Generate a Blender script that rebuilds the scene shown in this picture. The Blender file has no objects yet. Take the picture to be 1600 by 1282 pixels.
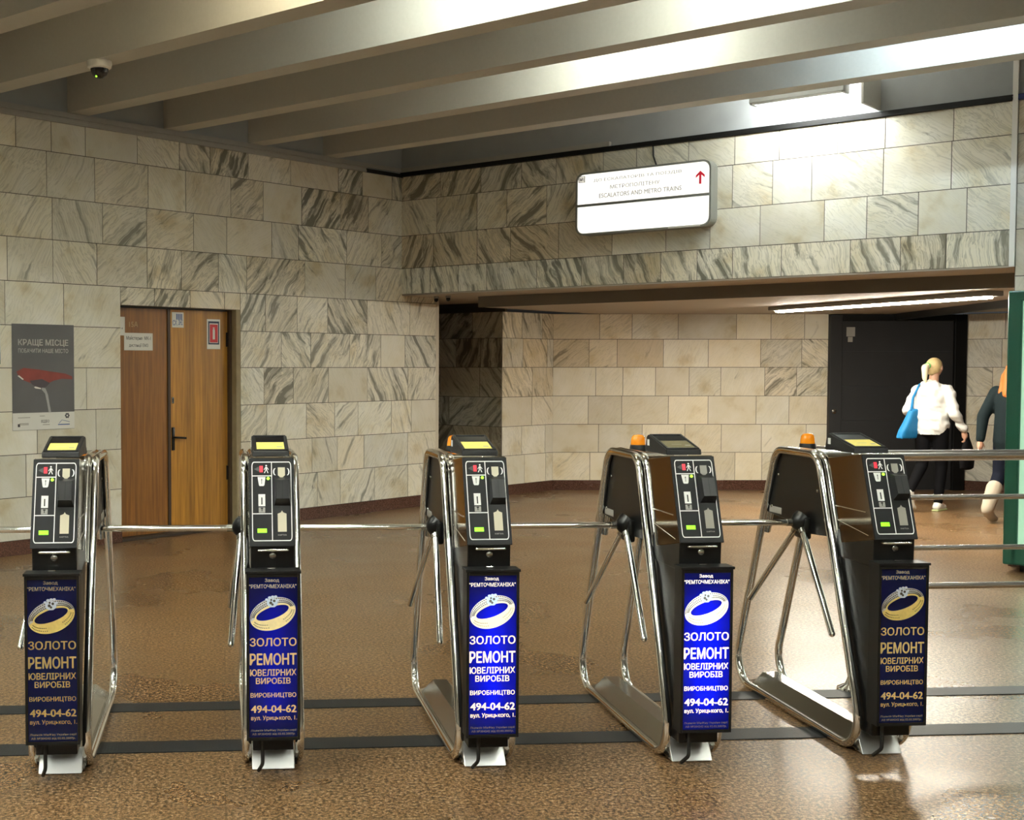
import bpy, bmesh, math, random
from mathutils import Vector, Matrix, Quaternion

S = bpy.context.scene
COL = S.collection
R = math.radians

# ------------------------------------------------------------------ camera, world, exposure
cam_d = bpy.data.cameras.new('camera')
cam = bpy.data.objects.new('camera', cam_d)
COL.objects.link(cam)
cam.location = (0, 0, 1.6)
cam.rotation_euler = (R(90 - 2.48), 0, R(-4.28))
cam_d.sensor_width = 36
cam_d.lens = 45.0
cam_d.shift_x = 0.1875
cam_d.shift_y = 0.01125
cam_d.clip_end = 200
S.camera = cam
S.view_settings.view_transform = 'Standard'
S.view_settings.look = 'None'
S.view_settings.gamma = 1
S.view_settings.use_curve_mapping = False
S.view_settings.exposure = 0.68
S.cycles.use_denoising = True
S.cycles.max_bounces = 8
W = bpy.data.worlds.new('world'); S.world = W
W.use_nodes = True
W.node_tree.nodes['Background'].inputs[0].default_value = (0.9, 0.95, 1, 1)
W.node_tree.nodes['Background'].inputs[1].default_value = 0.03
TUBE = 105.0          # radiance of the fluorescent tubes

# ------------------------------------------------------------------ frame of the hall
CX, CY = 1.98, 14.24                       # inner corner of the left wall and the header wall
AD = Vector((math.cos(R(-46.2)), math.sin(R(-46.2)), 0))      # along the header wall
NB = Vector((AD.y, -AD.x, 0))                                  # out of the header wall, into the hall
LD = Vector((-0.74978, -0.66169, 0))                           # along the left wall, from the corner
LN = Vector((0.66169, -0.74978, 0))                            # out of the left wall
C0 = Vector((CX, CY, 0))
if NB.dot(-C0) < 0: NB = -NB
def AB(a, b, z=0): return C0 + AD*a + NB*b + Vector((0, 0, z))
def LS(s, d, z=0): return C0 + LD*s + LN*d + Vector((0, 0, z))

# ------------------------------------------------------------------ object helpers
def tag(o, label=None, cat=None, group=None, kind=None):
    if label: o['label'] = label
    if cat: o['category'] = cat
    if group: o['group'] = group
    if kind: o['kind'] = kind
    return o

def empty(name, loc, rz=0, label=None, cat=None, group=None):
    o = bpy.data.objects.new(name, None)
    o.empty_display_size = 0.1
    COL.objects.link(o)
    o.location = loc; o.rotation_euler = (0, 0, rz)
    return tag(o, label, cat, group)

class MB:
    """collects shapes and links them as one mesh object"""
    def __init__(self):
        self.v = []; self.f = []; self.m = []; self.mats = []; self.sm = []
    def mi(self, mat):
        if mat not in self.mats: self.mats.append(mat)
        return self.mats.index(mat)
    def add(self, vs, fs, mat, smooth=False):
        o = len(self.v); k = self.mi(mat)
        self.v += [Vector(p) for p in vs]
        for f in fs:
            self.f.append([o+i for i in f]); self.m.append(k); self.sm.append(smooth)
        return self
    def box(self, x0, x1, y0, y1, z0, z1, mat, bev=0.0, M=None, seg=2):
        bm = bmesh.new()
        bmesh.ops.create_cube(bm, size=1)
        for v in bm.verts:
            v.co = Vector(((x0+x1)/2+v.co.x*(x1-x0), (y0+y1)/2+v.co.y*(y1-y0), (z0+z1)/2+v.co.z*(z1-z0)))
        if bev > 0:
            bmesh.ops.bevel(bm, geom=bm.edges[:], offset=bev, segments=seg, profile=0.5, affect='EDGES')
        return self.bm(bm, mat, M, False)
    def bm(self, bm, mat, M=None, smooth=False):
        bm.verts.ensure_lookup_table()
        vs = [(M @ v.co) if M else v.co.copy() for v in bm.verts]
        fs = [[v.index for v in f.verts] for f in bm.faces]
        bm.free()
        return self.add(vs, fs, mat, smooth)
    def prism(self, poly, t0, t1, mat, axis='x', bev=0.0, M=None):
        """poly in the two other axes, pushed along axis from t0 to t1"""
        def P(p, t):
            return {'x': (t, p[0], p[1]), 'y': (p[0], t, p[1]), 'z': (p[0], p[1], t)}[axis]
        bm = bmesh.new()
        a = [bm.verts.new(P(p, t0)) for p in poly]; b = [bm.verts.new(P(p, t1)) for p in poly]
        n = len(poly)
        bm.faces.new(a); bm.faces.new(b[::-1])
        for i in range(n): bm.faces.new((a[i], b[i], b[(i+1) % n], a[(i+1) % n]))
        bmesh.ops.recalc_face_normals(bm, faces=bm.faces[:])
        if bev > 0:
            bmesh.ops.bevel(bm, geom=bm.edges[:], offset=bev, segments=2, profile=0.5, affect='EDGES')
        bm.verts.index_update()
        return self.bm(bm, mat, M, False)
    def tube(self, pts, r, mat, n=14, closed=False, caps=True, r1=None):
        pts = [Vector(p) for p in pts]; N = len(pts)
        tang = []
        for i in range(N):
            if closed: t = pts[(i+1) % N]-pts[i-1]
            else: t = pts[min(i+1, N-1)]-pts[max(i-1, 0)]
            tang.append(t.normalized())
        up = Vector((0, 0, 1)) if abs(tang[0].z) < .9 else Vector((1, 0, 0))
        nrm = (up - tang[0]*up.dot(tang[0])).normalized()
        vs = []; fs = []
        for i in range(N):
            if i: nrm = (tang[i-1].rotation_difference(tang[i]) @ nrm); nrm = (nrm - tang[i]*nrm.dot(tang[i])).normalized()
            bi = tang[i].cross(nrm)
            rr = r if r1 is None else r+(r1-r)*i/(N-1)
            for k in range(n):
                a = 2*math.pi*k/n
                vs.append(pts[i]+nrm*math.cos(a)*rr+bi*math.sin(a)*rr)
        for i in range(N if closed else N-1):
            j = (i+1) % N
            for k in range(n):
                k2 = (k+1) % n
                fs.append((i*n+k, i*n+k2, j*n+k2, j*n+k))
        if not closed and caps:
            fs.append(tuple(range(n))[::-1]); fs.append(tuple((N-1)*n+k for k in range(n)))
        return self.add(vs, fs, mat, True)
    def lathe(self, prof, mat, n=24, M=None, cap=True):
        """prof: (r, z) list, spun about z"""
        vs = []; fs = []; N = len(prof)
        for r, z in prof:
            for k in range(n):
                a = 2*math.pi*k/n; p = Vector((r*math.cos(a), r*math.sin(a), z))
                vs.append(M @ p if M else p)
        for i in range(N-1):
            for k in range(n):
                k2 = (k+1) % n
                fs.append((i*n+k, i*n+k2, (i+1)*n+k2, (i+1)*n+k))
        if cap:
            fs.append(tuple(range(n))[::-1]); fs.append(tuple((N-1)*n+k for k in range(n)))
        return self.add(vs, fs, mat, True)
    def caps(self, p0, p1, r0, r1, mat, n=12, sx=1.0):
        """a tapered limb with rounded ends"""
        p0 = Vector(p0); p1 = Vector(p1); d = p1-p0; L = d.length
        q = Vector((0, 0, 1)).rotation_difference(d.normalized()) if L > 1e-6 else Quaternion()
        prof = [(r0*math.cos(a), r0*math.sin(a)) for a in [R(x) for x in (-88, -60, -30, 0)]]
        prof += [(r1*math.cos(a), L+r1*math.sin(a)) for a in [R(x) for x in (0, 30, 60, 88)]]
        M = Matrix.Translation(p0) @ q.to_matrix().to_4x4() @ Matrix.Diagonal((sx, 1, 1, 1))
        return self.lathe(prof, mat, n, M)
    def ell(self, c, r, mat, M=None, n=16):
        T = Matrix.Translation(Vector(c)) @ (M if M else Matrix()) @ Matrix.Diagonal((r[0], r[1], r[2], 1))
        prof = [(math.cos(R(a)), math.sin(R(a))) for a in range(-88, 89, 16)]
        return self.lathe(prof, mat, n, T)
    def text(self, s, M, w, h, mat, bold=0.0, align='C'):
        vs, fs = text_shape(s, 0.0)
        if not vs: return self
        x0 = min(p[0] for p in vs); x1 = max(p[0] for p in vs); y0 = min(p[1] for p in vs); y1 = max(p[1] for p in vs)
        sx = w/(x1-x0); sy = h/(y1-y0) if h else sx
        for dx, dy in (((-1, 0), (1, 0), (0, 1), (0, -1)) if bold else ((0, 0),)):
            self.add([M @ Vector(((p[0]-(x0+x1)/2+dx*bold)*sx, (p[1]-(y0+y1)/2+dy*bold*.6)*sy, 0)) for p in vs], fs, mat)
        return self
    def mesh(self, name):
        me = bpy.data.meshes.new(name)
        me.from_pydata([tuple(v) for v in self.v], [], self.f)
        for m in self.mats: me.materials.append(m)
        me.polygons.foreach_set('material_index', self.m)
        me.polygons.foreach_set('use_smooth', self.sm)
        me.update()
        if any(self.sm): me.set_sharp_from_angle(angle=R(38))
        return me
    def build(self, name, parent=None, loc=None, rz=0):
        o = bpy.data.objects.new(name, self.mesh(name))
        COL.objects.link(o)
        if parent: o.parent = parent
        if loc is not None: o.location = loc
        if rz: o.rotation_euler = (0, 0, rz)
        return o

_tc = {}
def text_shape(s, bold):
    if (s, bold) in _tc: return _tc[(s, bold)]
    c = bpy.data.curves.new('t', 'FONT'); c.body = s; c.offset = bold; c.resolution_u = 3
    o = bpy.data.objects.new('t', c); COL.objects.link(o)
    bpy.context.view_layer.update()
    m = o.evaluated_get(bpy.context.evaluated_depsgraph_get()).to_mesh()
    r = ([tuple(v.co) for v in m.vertices], [tuple(p.vertices) for p in m.polygons])
    bpy.data.objects.remove(o); bpy.data.curves.remove(c)
    _tc[(s, bold)] = r
    return r

def fillet(pts, rads, closed=False, n=7):
    """round the corners of a polyline"""
    pts = [Vector(p) for p in pts]; N = len(pts); out = []
    for i in range(N):
        r = rads[i]
        if (not closed and i in (0, N-1)) or r <= 0: out.append(pts[i]); continue
        p = pts[i]; a = (pts[i-1]-p).normalized(); b = (pts[(i+1) % N]-p).normalized()
        ang = a.angle(b); t = r/math.tan(ang/2)
        c = p+(a+b).normalized()*(r/math.sin(ang/2))
        s = p+a*t-c; e = p+b*t-c
        for k in range(n+1): out.append(c+s.slerp(e, k/n)*1.0 if False else c+(s.normalized().slerp(e.normalized(), k/n))*r)
    return out

# ------------------------------------------------------------------ materials
def mat(name):
    m = bpy.data.materials.new(name); m.use_nodes = True
    nt = m.node_tree
    return m, nt, nt.nodes['Principled BSDF']
def N(nt, t, **kw):
    n = nt.nodes.new(t)
    for k, v in kw.items(): setattr(n, k, v)
    return n
def plain(name, col, rough=.5, metal=0., spec=.5, emit=None, es=0., bump=0., scale=60., vary=0.0, trans=0.0, coat=0.0):
    m, nt, b = mat(name)
    b.inputs['Base Color'].default_value = (*col, 1)
    b.inputs['Roughness'].default_value = rough
    b.inputs['Metallic'].default_value = metal
    b.inputs['Specular IOR Level'].default_value = spec
    b.inputs['Transmission Weight'].default_value = trans
    b.inputs['Coat Weight'].default_value = coat
    if emit: b.inputs['Emission Color'].default_value = (*emit, 1); b.inputs['Emission Strength'].default_value = es
    if bump or vary:
        tc = N(nt, 'ShaderNodeTexCoord'); no = N(nt, 'ShaderNodeTexNoise')
        no.inputs['Scale'].default_value = scale; no.inputs['Detail'].default_value = 5
        nt.links.new(tc.outputs['Object'], no.inputs['Vector'])
        if vary:
            mx = N(nt, 'ShaderNodeMix', data_type='RGBA')
            mx.inputs['A'].default_value = (*[c*(1-vary) for c in col], 1); mx.inputs['B'].default_value = (*[min(1, c*(1+vary)) for c in col], 1)
            nt.links.new(no.outputs['Fac'], mx.inputs['Factor']); nt.links.new(mx.outputs['Result'], b.inputs['Base Color'])
        if bump:
            bp = N(nt, 'ShaderNodeBump'); bp.inputs['Strength'].default_value = bump; bp.inputs['Distance'].default_value = .01
            nt.links.new(no.outputs['Fac'], bp.inputs['Height']); nt.links.new(bp.outputs['Normal'], b.inputs['Normal'])
    return m
def ramp(nt, stops):
    r = N(nt, 'ShaderNodeValToRGB'); e = r.color_ramp.elements
    while len(e) < len(stops): e.new(.5)
    for i, (p, c) in enumerate(stops):
        e[i].position = p; e[i].color = (*c, 1) if len(c) == 3 else c
    return r
def math_(nt, op, a, b=None, clamp=False):
    n = N(nt, 'ShaderNodeMath', operation=op, use_clamp=clamp)
    for i, x in enumerate((a, b)):
        if x is None: continue
        if isinstance(x, (int, float)): n.inputs[i].default_value = x
        else: nt.links.new(x, n.inputs[i])
    return n.outputs[0]

def marble_mat():
    m, nt, b = mat('veined_marble'); L = nt.links.new
    uv = N(nt, 'ShaderNodeUVMap', uv_map='vein_uv')
    at = {}
    for k in ('vein', 'tone', 'warm'):
        a = N(nt, 'ShaderNodeAttribute', attribute_name=k); at[k] = a.outputs['Fac']
    mp = N(nt, 'ShaderNodeMapping'); mp.inputs['Scale'].default_value = (1.1, 9, 1); L(uv.outputs['UV'], mp.inputs['Vector'])
    n0 = N(nt, 'ShaderNodeTexNoise'); n0.inputs['Scale'].default_value = 2.5; n0.inputs['Detail'].default_value = 3; L(uv.outputs['UV'], n0.inputs['Vector'])
    va = N(nt, 'ShaderNodeVectorMath', operation='MULTIPLY_ADD'); L(n0.outputs['Color'], va.inputs[0]); va.inputs[1].default_value = (1.1, 1.6, 0); L(mp.outputs['Vector'], va.inputs[2])
    n1 = N(nt, 'ShaderNodeTexNoise'); n1.inputs['Scale'].default_value = 1.5; n1.inputs['Detail'].default_value = 7; n1.inputs['Roughness'].default_value = .62; L(va.outputs[0], n1.inputs['Vector'])
    n2 = N(nt, 'ShaderNodeTexNoise'); n2.inputs['Scale'].default_value = 4.2; n2.inputs['Detail'].default_value = 5; L(va.outputs[0], n2.inputs['Vector'])
    n3 = N(nt, 'ShaderNodeTexNoise'); n3.inputs['Scale'].default_value = 3.2; n3.inputs['Detail'].default_value = 6; L(uv.outputs['UV'], n3.inputs['Vector'])
    # broad streaks, their amount set tile by tile
    th = math_(nt, 'SUBTRACT', .66, math_(nt, 'MULTIPLY', at['vein'], .23))
    streak = math_(nt, 'MULTIPLY', math_(nt, 'SUBTRACT', n1.outputs['Fac'], th), 8.5, True)
    fine = math_(nt, 'SUBTRACT', 1, math_(nt, 'MULTIPLY', math_(nt, 'ABSOLUTE', math_(nt, 'SUBTRACT', n2.outputs['Fac'], .5)), 22), True)
    fine = math_(nt, 'MULTIPLY', fine, math_(nt, 'ADD', math_(nt, 'MULTIPLY', at['vein'], .62), .0))
    tot = math_(nt, 'MAXIMUM', math_(nt, 'MULTIPLY', streak, math_(nt, 'ADD', .50, math_(nt, 'MULTIPLY', at['vein'], .42))), fine)
    base = ramp(nt, [(.28, (.60, .53, .36)), (.42, (.76, .74, .62)), (.72, (.84, .84, .78))]); L(n3.outputs['Fac'], base.inputs['Fac'])
    wm = N(nt, 'ShaderNodeMix', data_type='RGBA'); L(at['warm'], wm.inputs['Factor']); L(base.outputs['Color'], wm.inputs['A']); wm.inputs['B'].default_value = (.66, .50, .28, 1)
    vc = N(nt, 'ShaderNodeMix', data_type='RGBA'); L(at['warm'], vc.inputs['Factor']); vc.inputs['A'].default_value = (.10, .108, .082, 1); vc.inputs['B'].default_value = (.13, .08, .038, 1)
    mx = N(nt, 'ShaderNodeMix', data_type='RGBA'); L(tot, mx.inputs['Factor']); L(wm.outputs['Result'], mx.inputs['A']); L(vc.outputs['Result'], mx.inputs['B'])
    tn = N(nt, 'ShaderNodeMix', data_type='RGBA', blend_type='MULTIPLY'); tn.inputs['Factor'].default_value = 1
    cb = N(nt, 'ShaderNodeCombineColor'); [L(at['tone'], cb.inputs[i]) for i in range(3)]
    L(mx.outputs['Result'], tn.inputs['A']); L(cb.outputs['Color'], tn.inputs['B'])
    L(tn.outputs['Result'], b.inputs['Base Color'])
    b.inputs['Roughness'].default_value = .42
    b.inputs['Specular IOR Level'].default_value = .35
    bp = N(nt, 'ShaderNodeBump'); bp.inputs['Strength'].default_value = .08; bp.inputs['Distance'].default_value = .004
    L(n3.outputs['Fac'], bp.inputs['Height']); L(bp.outputs['Normal'], b.inputs['Normal'])
    return m

def granite_mat(name, cols, scale, rough, bumpy=0.02, joints=True):
    m, nt, b = mat(name); L = nt.links.new
    tc = N(nt, 'ShaderNodeTexCoord')
    n1 = N(nt, 'ShaderNodeTexNoise'); n1.inputs['Scale'].default_value = scale; n1.inputs['Detail'].default_value = 3; n1.inputs['Roughness'].default_value = .65
    n2 = N(nt, 'ShaderNodeTexNoise'); n2.inputs['Scale'].default_value = .9; n2.inputs['Detail'].default_value = 4
    n3 = N(nt, 'ShaderNodeTexNoise'); n3.inputs['Scale'].default_value = scale*2.6; n3.inputs['Detail'].default_value = 2
    for n in (n1, n2, n3): L(tc.outputs['Object'], n.inputs['Vector'])
    sep = N(nt, 'ShaderNodeMix'); sep.inputs['Factor'].default_value = .35; L(n1.outputs['Fac'], sep.inputs['A']); L(n3.outputs['Fac'], sep.inputs['B'])
    r = ramp(nt, [(.36, cols[0]), (.45, cols[1]), (.53, cols[2]), (.63, cols[3])]); L(sep.outputs['Result'], r.inputs['Fac'])
    dm = ramp(nt, [(.3, (.82, .82, .82)), (.7, (1.1, 1.08, 1.05))]); L(n2.outputs['Fac'], dm.inputs['Fac'])
    mx = N(nt, 'ShaderNodeMix', data_type='RGBA', blend_type='MULTIPLY'); mx.inputs['Factor'].default_value = 1
    L(r.outputs['Color'], mx.inputs['A']); L(dm.outputs['Color'], mx.inputs['B'])
    col = mx.outputs['Result']
    if joints:
        br = N(nt, 'ShaderNodeTexBrick'); br.offset = .5
        br.inputs['Color1'].default_value = (1, 1, 1, 1); br.inputs['Color2'].default_value = (.93, .92, .9, 1); br.inputs['Mortar'].default_value = (.62, .58, .52, 1)
        br.inputs['Scale'].default_value = 1; br.inputs['Mortar Size'].default_value = .003; br.inputs['Brick Width'].default_value = .9; br.inputs['Row Height'].default_value = .6
        L(tc.outputs['Object'], br.inputs['Vector'])
        m2 = N(nt, 'ShaderNodeMix', data_type='RGBA', blend_type='MULTIPLY'); m2.inputs['Factor'].default_value = 1
        L(col, m2.inputs['A']); L(br.outputs['Color'], m2.inputs['B']); col = m2.outputs['Result']
    L(col, b.inputs['Base Color']); b.inputs['Specular IOR Level'].default_value = .30
    rr = ramp(nt, [(.3, (rough*.8,)*3), (.7, (rough*1.25,)*3)]); L(n2.outputs['Fac'], rr.inputs['Fac']); L(rr.outputs['Color'], b.inputs['Roughness'])
    bp = N(nt, 'ShaderNodeBump'); bp.inputs['Strength'].default_value = bumpy; bp.inputs['Distance'].default_value = .003
    L(n1.outputs['Fac'], bp.inputs['Height']); L(bp.outputs['Normal'], b.inputs['Normal'])
    return m

def wood_mat(name, c0, c1, board):
    m, nt, b = mat(name); L = nt.links.new
    tc = N(nt, 'ShaderNodeTexCoord'); mp = N(nt, 'ShaderNodeMapping'); mp.inputs['Scale'].default_value = (14, 14, .7); L(tc.outputs['Object'], mp.inputs['Vector'])
    n1 = N(nt, 'ShaderNodeTexNoise'); n1.inputs['Scale'].default_value = 3; n1.inputs['Detail'].default_value = 6; L(mp.outputs['Vector'], n1.inputs['Vector'])
    r = ramp(nt, [(.3, c0), (.7, c1)]); L(n1.outputs['Fac'], r.inputs['Fac'])
    col = r.outputs['Color']
    if board:
        sx = N(nt, 'ShaderNodeSeparateXYZ'); L(tc.outputs['Object'], sx.inputs[0])
        w = math_(nt, 'SNAP', sx.outputs['X'], .105)
        wn = N(nt, 'ShaderNodeTexWhiteNoise', noise_dimensions='1D'); L(w, wn.inputs['W'])
        rr = ramp(nt, [(0, (.78, .74, .7)), (1, (1.25, 1.22, 1.15))]); L(wn.outputs['Value'], rr.inputs['Fac'])
        mx = N(nt, 'ShaderNodeMix', data_type='RGBA', blend_type='MULTIPLY'); mx.inputs['Factor'].default_value = 1
        L(col, mx.inputs['A']); L(rr.outputs['Color'], mx.inputs['B']); col = mx.outputs['Result']
    L(col, b.inputs['Base Color']); b.inputs['Roughness'].default_value = .42
    return m

def strip_mat():
    m, nt, b = mat('ribbed_rubber'); L = nt.links.new
    tc = N(nt, 'ShaderNodeTexCoord')
    mp = N(nt, 'ShaderNodeMapping'); mp.inputs['Rotation'].default_value = (0, 0, R(45)); mp.inputs['Scale'].default_value = (46, 46, 46); L(tc.outputs['Object'], mp.inputs['Vector'])
    ck = N(nt, 'ShaderNodeTexBrick'); ck.inputs['Scale'].default_value = .55; ck.inputs['Color1'].default_value = (1, 1, 1, 1); ck.inputs['Color2'].default_value = (.8, .8, .8, 1); ck.inputs['Mortar'].default_value = (0, 0, 0, 1)
    ck.inputs['Mortar Size'].default_value = .09; L(mp.outputs['Vector'], ck.inputs['Vector'])
    bp = N(nt, 'ShaderNodeBump'); bp.inputs['Strength'].default_value = .9; bp.inputs['Distance'].default_value = .006
    L(ck.outputs['Color'], bp.inputs['Height']); L(bp.outputs['Normal'], b.inputs['Normal'])
    b.inputs['Base Color'].default_value = (.02, .022, .024, 1); b.inputs['Roughness'].default_value = .5; b.inputs['Specular IOR Level'].default_value = .3
    return m

def translucent_mat(name, dif, tr, k=.5):
    m, nt, b = mat(name); L = nt.links.new; out = nt.nodes['Material Output']
    b.inputs['Base Color'].default_value = (*dif, 1); b.inputs['Roughness'].default_value = .25
    t = N(nt, 'ShaderNodeBsdfTranslucent'); t.inputs['Color'].default_value = (*tr, 1)
    mx = N(nt, 'ShaderNodeMixShader'); mx.inputs[0].default_value = k
    L(b.outputs[0], mx.inputs[1]); L(t.outputs[0], mx.inputs[2]); L(mx.outputs[0], out.inputs['Surface'])
    return m

MARBLE = marble_mat()
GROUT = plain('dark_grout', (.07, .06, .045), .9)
FLOOR = granite_mat('polished_brown_granite', [(.006, .005, .004), (.075, .042, .018), (.24, .135, .058), (.46, .33, .20)], 62, .3, 0.0)
SKIRT = granite_mat('dark_red_granite', [(.02, .012, .01), (.06, .028, .02), (.10, .045, .03), (.16, .09, .07)], 90, .25, joints=False)
CONCRETE = plain('painted_concrete', (.54, .53, .49), .65, bump=.12, scale=40, vary=.06)
PLASTER = plain('grey_plaster', (.33, .35, .36), .8, vary=.12, scale=5)
SOFFIT = plain('beige_soffit_paint', (.40, .345, .285), .6, vary=.06, scale=3)
STEPP = plain('shaded_step_paint', (.15, .127, .10), .6, vary=.06, scale=3)  # unlit face of the step; its shade put into the colour
CORNICE = plain('grey_cornice_metal', (.38, .37, .34), .45, .3, vary=.1, scale=8)
BLACK = plain('black_gloss_paint', (.006, .006, .006), .28, spec=.28)
BLACKM = plain('black_satin_paint', (.008, .008, .008), .4, spec=.22)
PANELB = plain('black_panel_film', (.009, .009, .010), .5, spec=.22)
BLACKT = plain('black_textured_plastic', (.012, .012, .013), .4, spec=.3, bump=.35, scale=500)
CHROME = plain('polished_chrome', (.92, .92, .90), .07, 1.)
STEEL = plain('brushed_stainless_steel', (.46, .45, .42), .2, 1., bump=.02, scale=200)
PLATEM = plain('bright_satin_steel', (.88, .88, .87), .42, 1.)
DSTEEL = plain('dark_mirror_steel', (.32, .29, .24), .1, 1.)
WHITE = plain('white_paint', (.85, .85, .82), .4)
LINEW = plain('white_print', (.88, .88, .86), .4)
CREAM = plain('cream_plate', (.62, .57, .42), .35)
GREYP = plain('grey_plate', (.34, .33, .30), .35)
YELLOW = plain('yellow_label', (.85, .72, .18), .5)
YELLOWD = plain('unlit_label', (.16, .135, .06), .5)  # unlit state of the label put into a darker yellow
RED = plain('red_signal', (.7, .03, .05), .4, emit=(1, .02, .05), es=.38)
GREEN = plain('green_display', (.2, .8, .02), .4, emit=(.22, 1, .01), es=1.1)
GREENL = plain('green_lamp', (.3, .8, .05), .3, emit=(.35, 1, .05), es=1.2)
DGREY = plain('dark_grey_print', (.05, .05, .05), .5)
HOOD = plain('black_hood_plastic', (.010, .010, .011), .35, spec=.35)
GLASSB = plain('dark_window', (.01, .01, .012), .08)
AMBER = plain('amber_lens', (1.0, .38, .012), .18, trans=.45, coat=.4, emit=(1, .25, 0), es=.08)
RUBBER = plain('black_cable', (.01, .01, .01), .5)
LAMPWHITE = plain('white_lamp_enamel', (.75, .75, .72), .4)
LAMPGREY = plain('grey_lamp_enamel', (.25, .25, .24), .4)
TUBEM = plain('fluorescent_tube', (1, 1, 1), .5, emit=(.95, 1, .88), es=TUBE)
TUBEC = plain('cool_fluorescent_tube', (1, 1, 1), .5, emit=(.72, .90, 1), es=TUBE*.9)
TUBEW = plain('warm_fluorescent_tube', (1, 1, 1), .5, emit=(1, .88, .60), es=TUBE*.9)
PASSL = plain('warm_diffuser', (1, 1, 1), .5, emit=(1, .93, .78), es=150)

# ------------------------------------------------------------------ setting
def struct(o): o['kind'] = 'structure'; return o

def poly_slab(name, pts, z0, z1, m):
    return struct(MB().prism([(p[0], p[1]) for p in pts], z0, z1, m, axis='z').build(name))

poly_slab('floor', [(-16, -10), (18, -10), (18, 20), (-16, 20)], -.1, 0, FLOOR)
RIB = strip_mat()
def quadbox(name, x0, x1, y0, y1, z0, z1, m, kind='structure'):
    o = MB().box(x0, x1, y0, y1, z0, z1, m).build(name); o['kind'] = kind; return o
quadbox('trim_1', -8, 7.5, 5.268, 5.425, .0, .004, RIB)
quadbox('trim_2', -8, 7.5, 5.905, 6.05, .0, .004, RIB)

ROWS = [.125, .488, .85, 1.216, 1.585, 1.945, 2.315, 2.685, 3.045, 3.435, 3.70]
def tile_wall(name, origin, d, n, s0, s1, rows, style, seed, holes=(), wr=(.34, .62), first=None):
    """marble slabs of uneven width in level courses on a dark bed; one mesh"""
    rng = random.Random(seed)
    V = []; F = []; UV = []; MI = []; att = {'vein': [], 'tone': [], 'warm': []}
    def P(s, z, h): return origin+d*s+n*h+Vector((0, 0, z))
    def quad(ps, uv, mi, a):
        o = len(V); V.extend(ps); F.append((o, o+1, o+2, o+3)); UV.extend(uv); MI.append(mi)
        for k, x in zip(('vein', 'tone', 'warm'), a): att[k].append(x)
    g = .003
    def tile(a, b, z0, z1):
        if b-a < .01 or z1-z0 < .01: return
        ve, to, wa, an = style((a+b)/2, (z0+z1)/2, rng)
        t = R(an); ox, oy = rng.uniform(0, 60), rng.uniform(0, 60); c_, s_ = math.cos(t), math.sin(t)
        def uv(s, z): return (c_*s+s_*z+ox, -s_*s+c_*z+oy)
        h = rng.uniform(.004, .006)
        f = [(a+g, z0+g), (b-g, z0+g), (b-g, z1-g), (a+g, z1-g)]
        o = [(a+g, z0+g), (b-g, z0+g), (b-g, z1-g), (a+g, z1-g)]
        quad([P(x, z, h) for x, z in f], [uv(x, z) for x, z in f], 0, (ve, to, wa))
        for i in range(4):
            j = (i+1) % 4
            quad([P(*o[i], 0), P(*o[j], 0), P(*f[j], h), P(*f[i], h)], [uv(*f[i])]*4, 0, (ve, to*.6, wa))
    for r in range(len(rows)-1):
        z0, z1 = rows[r], rows[r+1]
        s = s0; cuts = [s0]
        while s < s1-.2:
            s += rng.uniform(*wr)*(1.35 if rng.random() < .18 else 1)
            if s < s1-.12: cuts.append(s)
        cuts.append(s1)
        for hs0, hs1, hz0, hz1 in holes:
            if hz0 < z1-.02 and hz1 > z0+.02:
                cuts = [c for c in cuts if abs(c-hs0) > .1 and abs(c-hs1) > .1]+[hs0, hs1]
        cuts.sort()
        for a, b in zip(cuts, cuts[1:]):
            zz = [(z0, z1)]
            for hs0, hs1, hz0, hz1 in holes:
                if a >= hs0-.001 and b <= hs1+.001 and hz0 < z1 and hz1 > z0:
                    zz = [(hz1, z1)] if hz1 < z1-.02 else []
                    if hz0 > z0+.02: zz.append((z0, hz0))
            for q in zz: tile(a, b, *q)
    # bed behind the slabs
    def bed(a, b, z0, z1):
        quad([P(a, z0, 0), P(b, z0, 0), P(b, z1, 0), P(a, z1, 0)], [(0, 0)]*4, 1, (0, 1, 0))
    if holes:
        hs0, hs1, hz0, hz1 = holes[0]
        bed(s0, hs0, 0, rows[-1]); bed(hs1, s1, 0, rows[-1]); bed(hs0, hs1, hz1, rows[-1])
    else: bed(s0, s1, rows[0]-.125 if rows[0] < .2 else rows[0], rows[-1])
    me = bpy.data.meshes.new(name); me.from_pydata([tuple(v) for v in V], [], F)
    me.materials.append(MARBLE); me.materials.append(GROUT)
    me.polygons.foreach_set('material_index', MI)
    u = me.uv_layers.new(name='vein_uv'); u.data.foreach_set('uv', [x for p in UV for x in p])
    for k in att:
        a = me.attributes.new(k, 'FLOAT', 'FACE'); a.data.foreach_set('value', att[k])
    me.update()
    o = bpy.data.objects.new(name, me); COL.objects.link(o)
    return struct(o)

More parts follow.
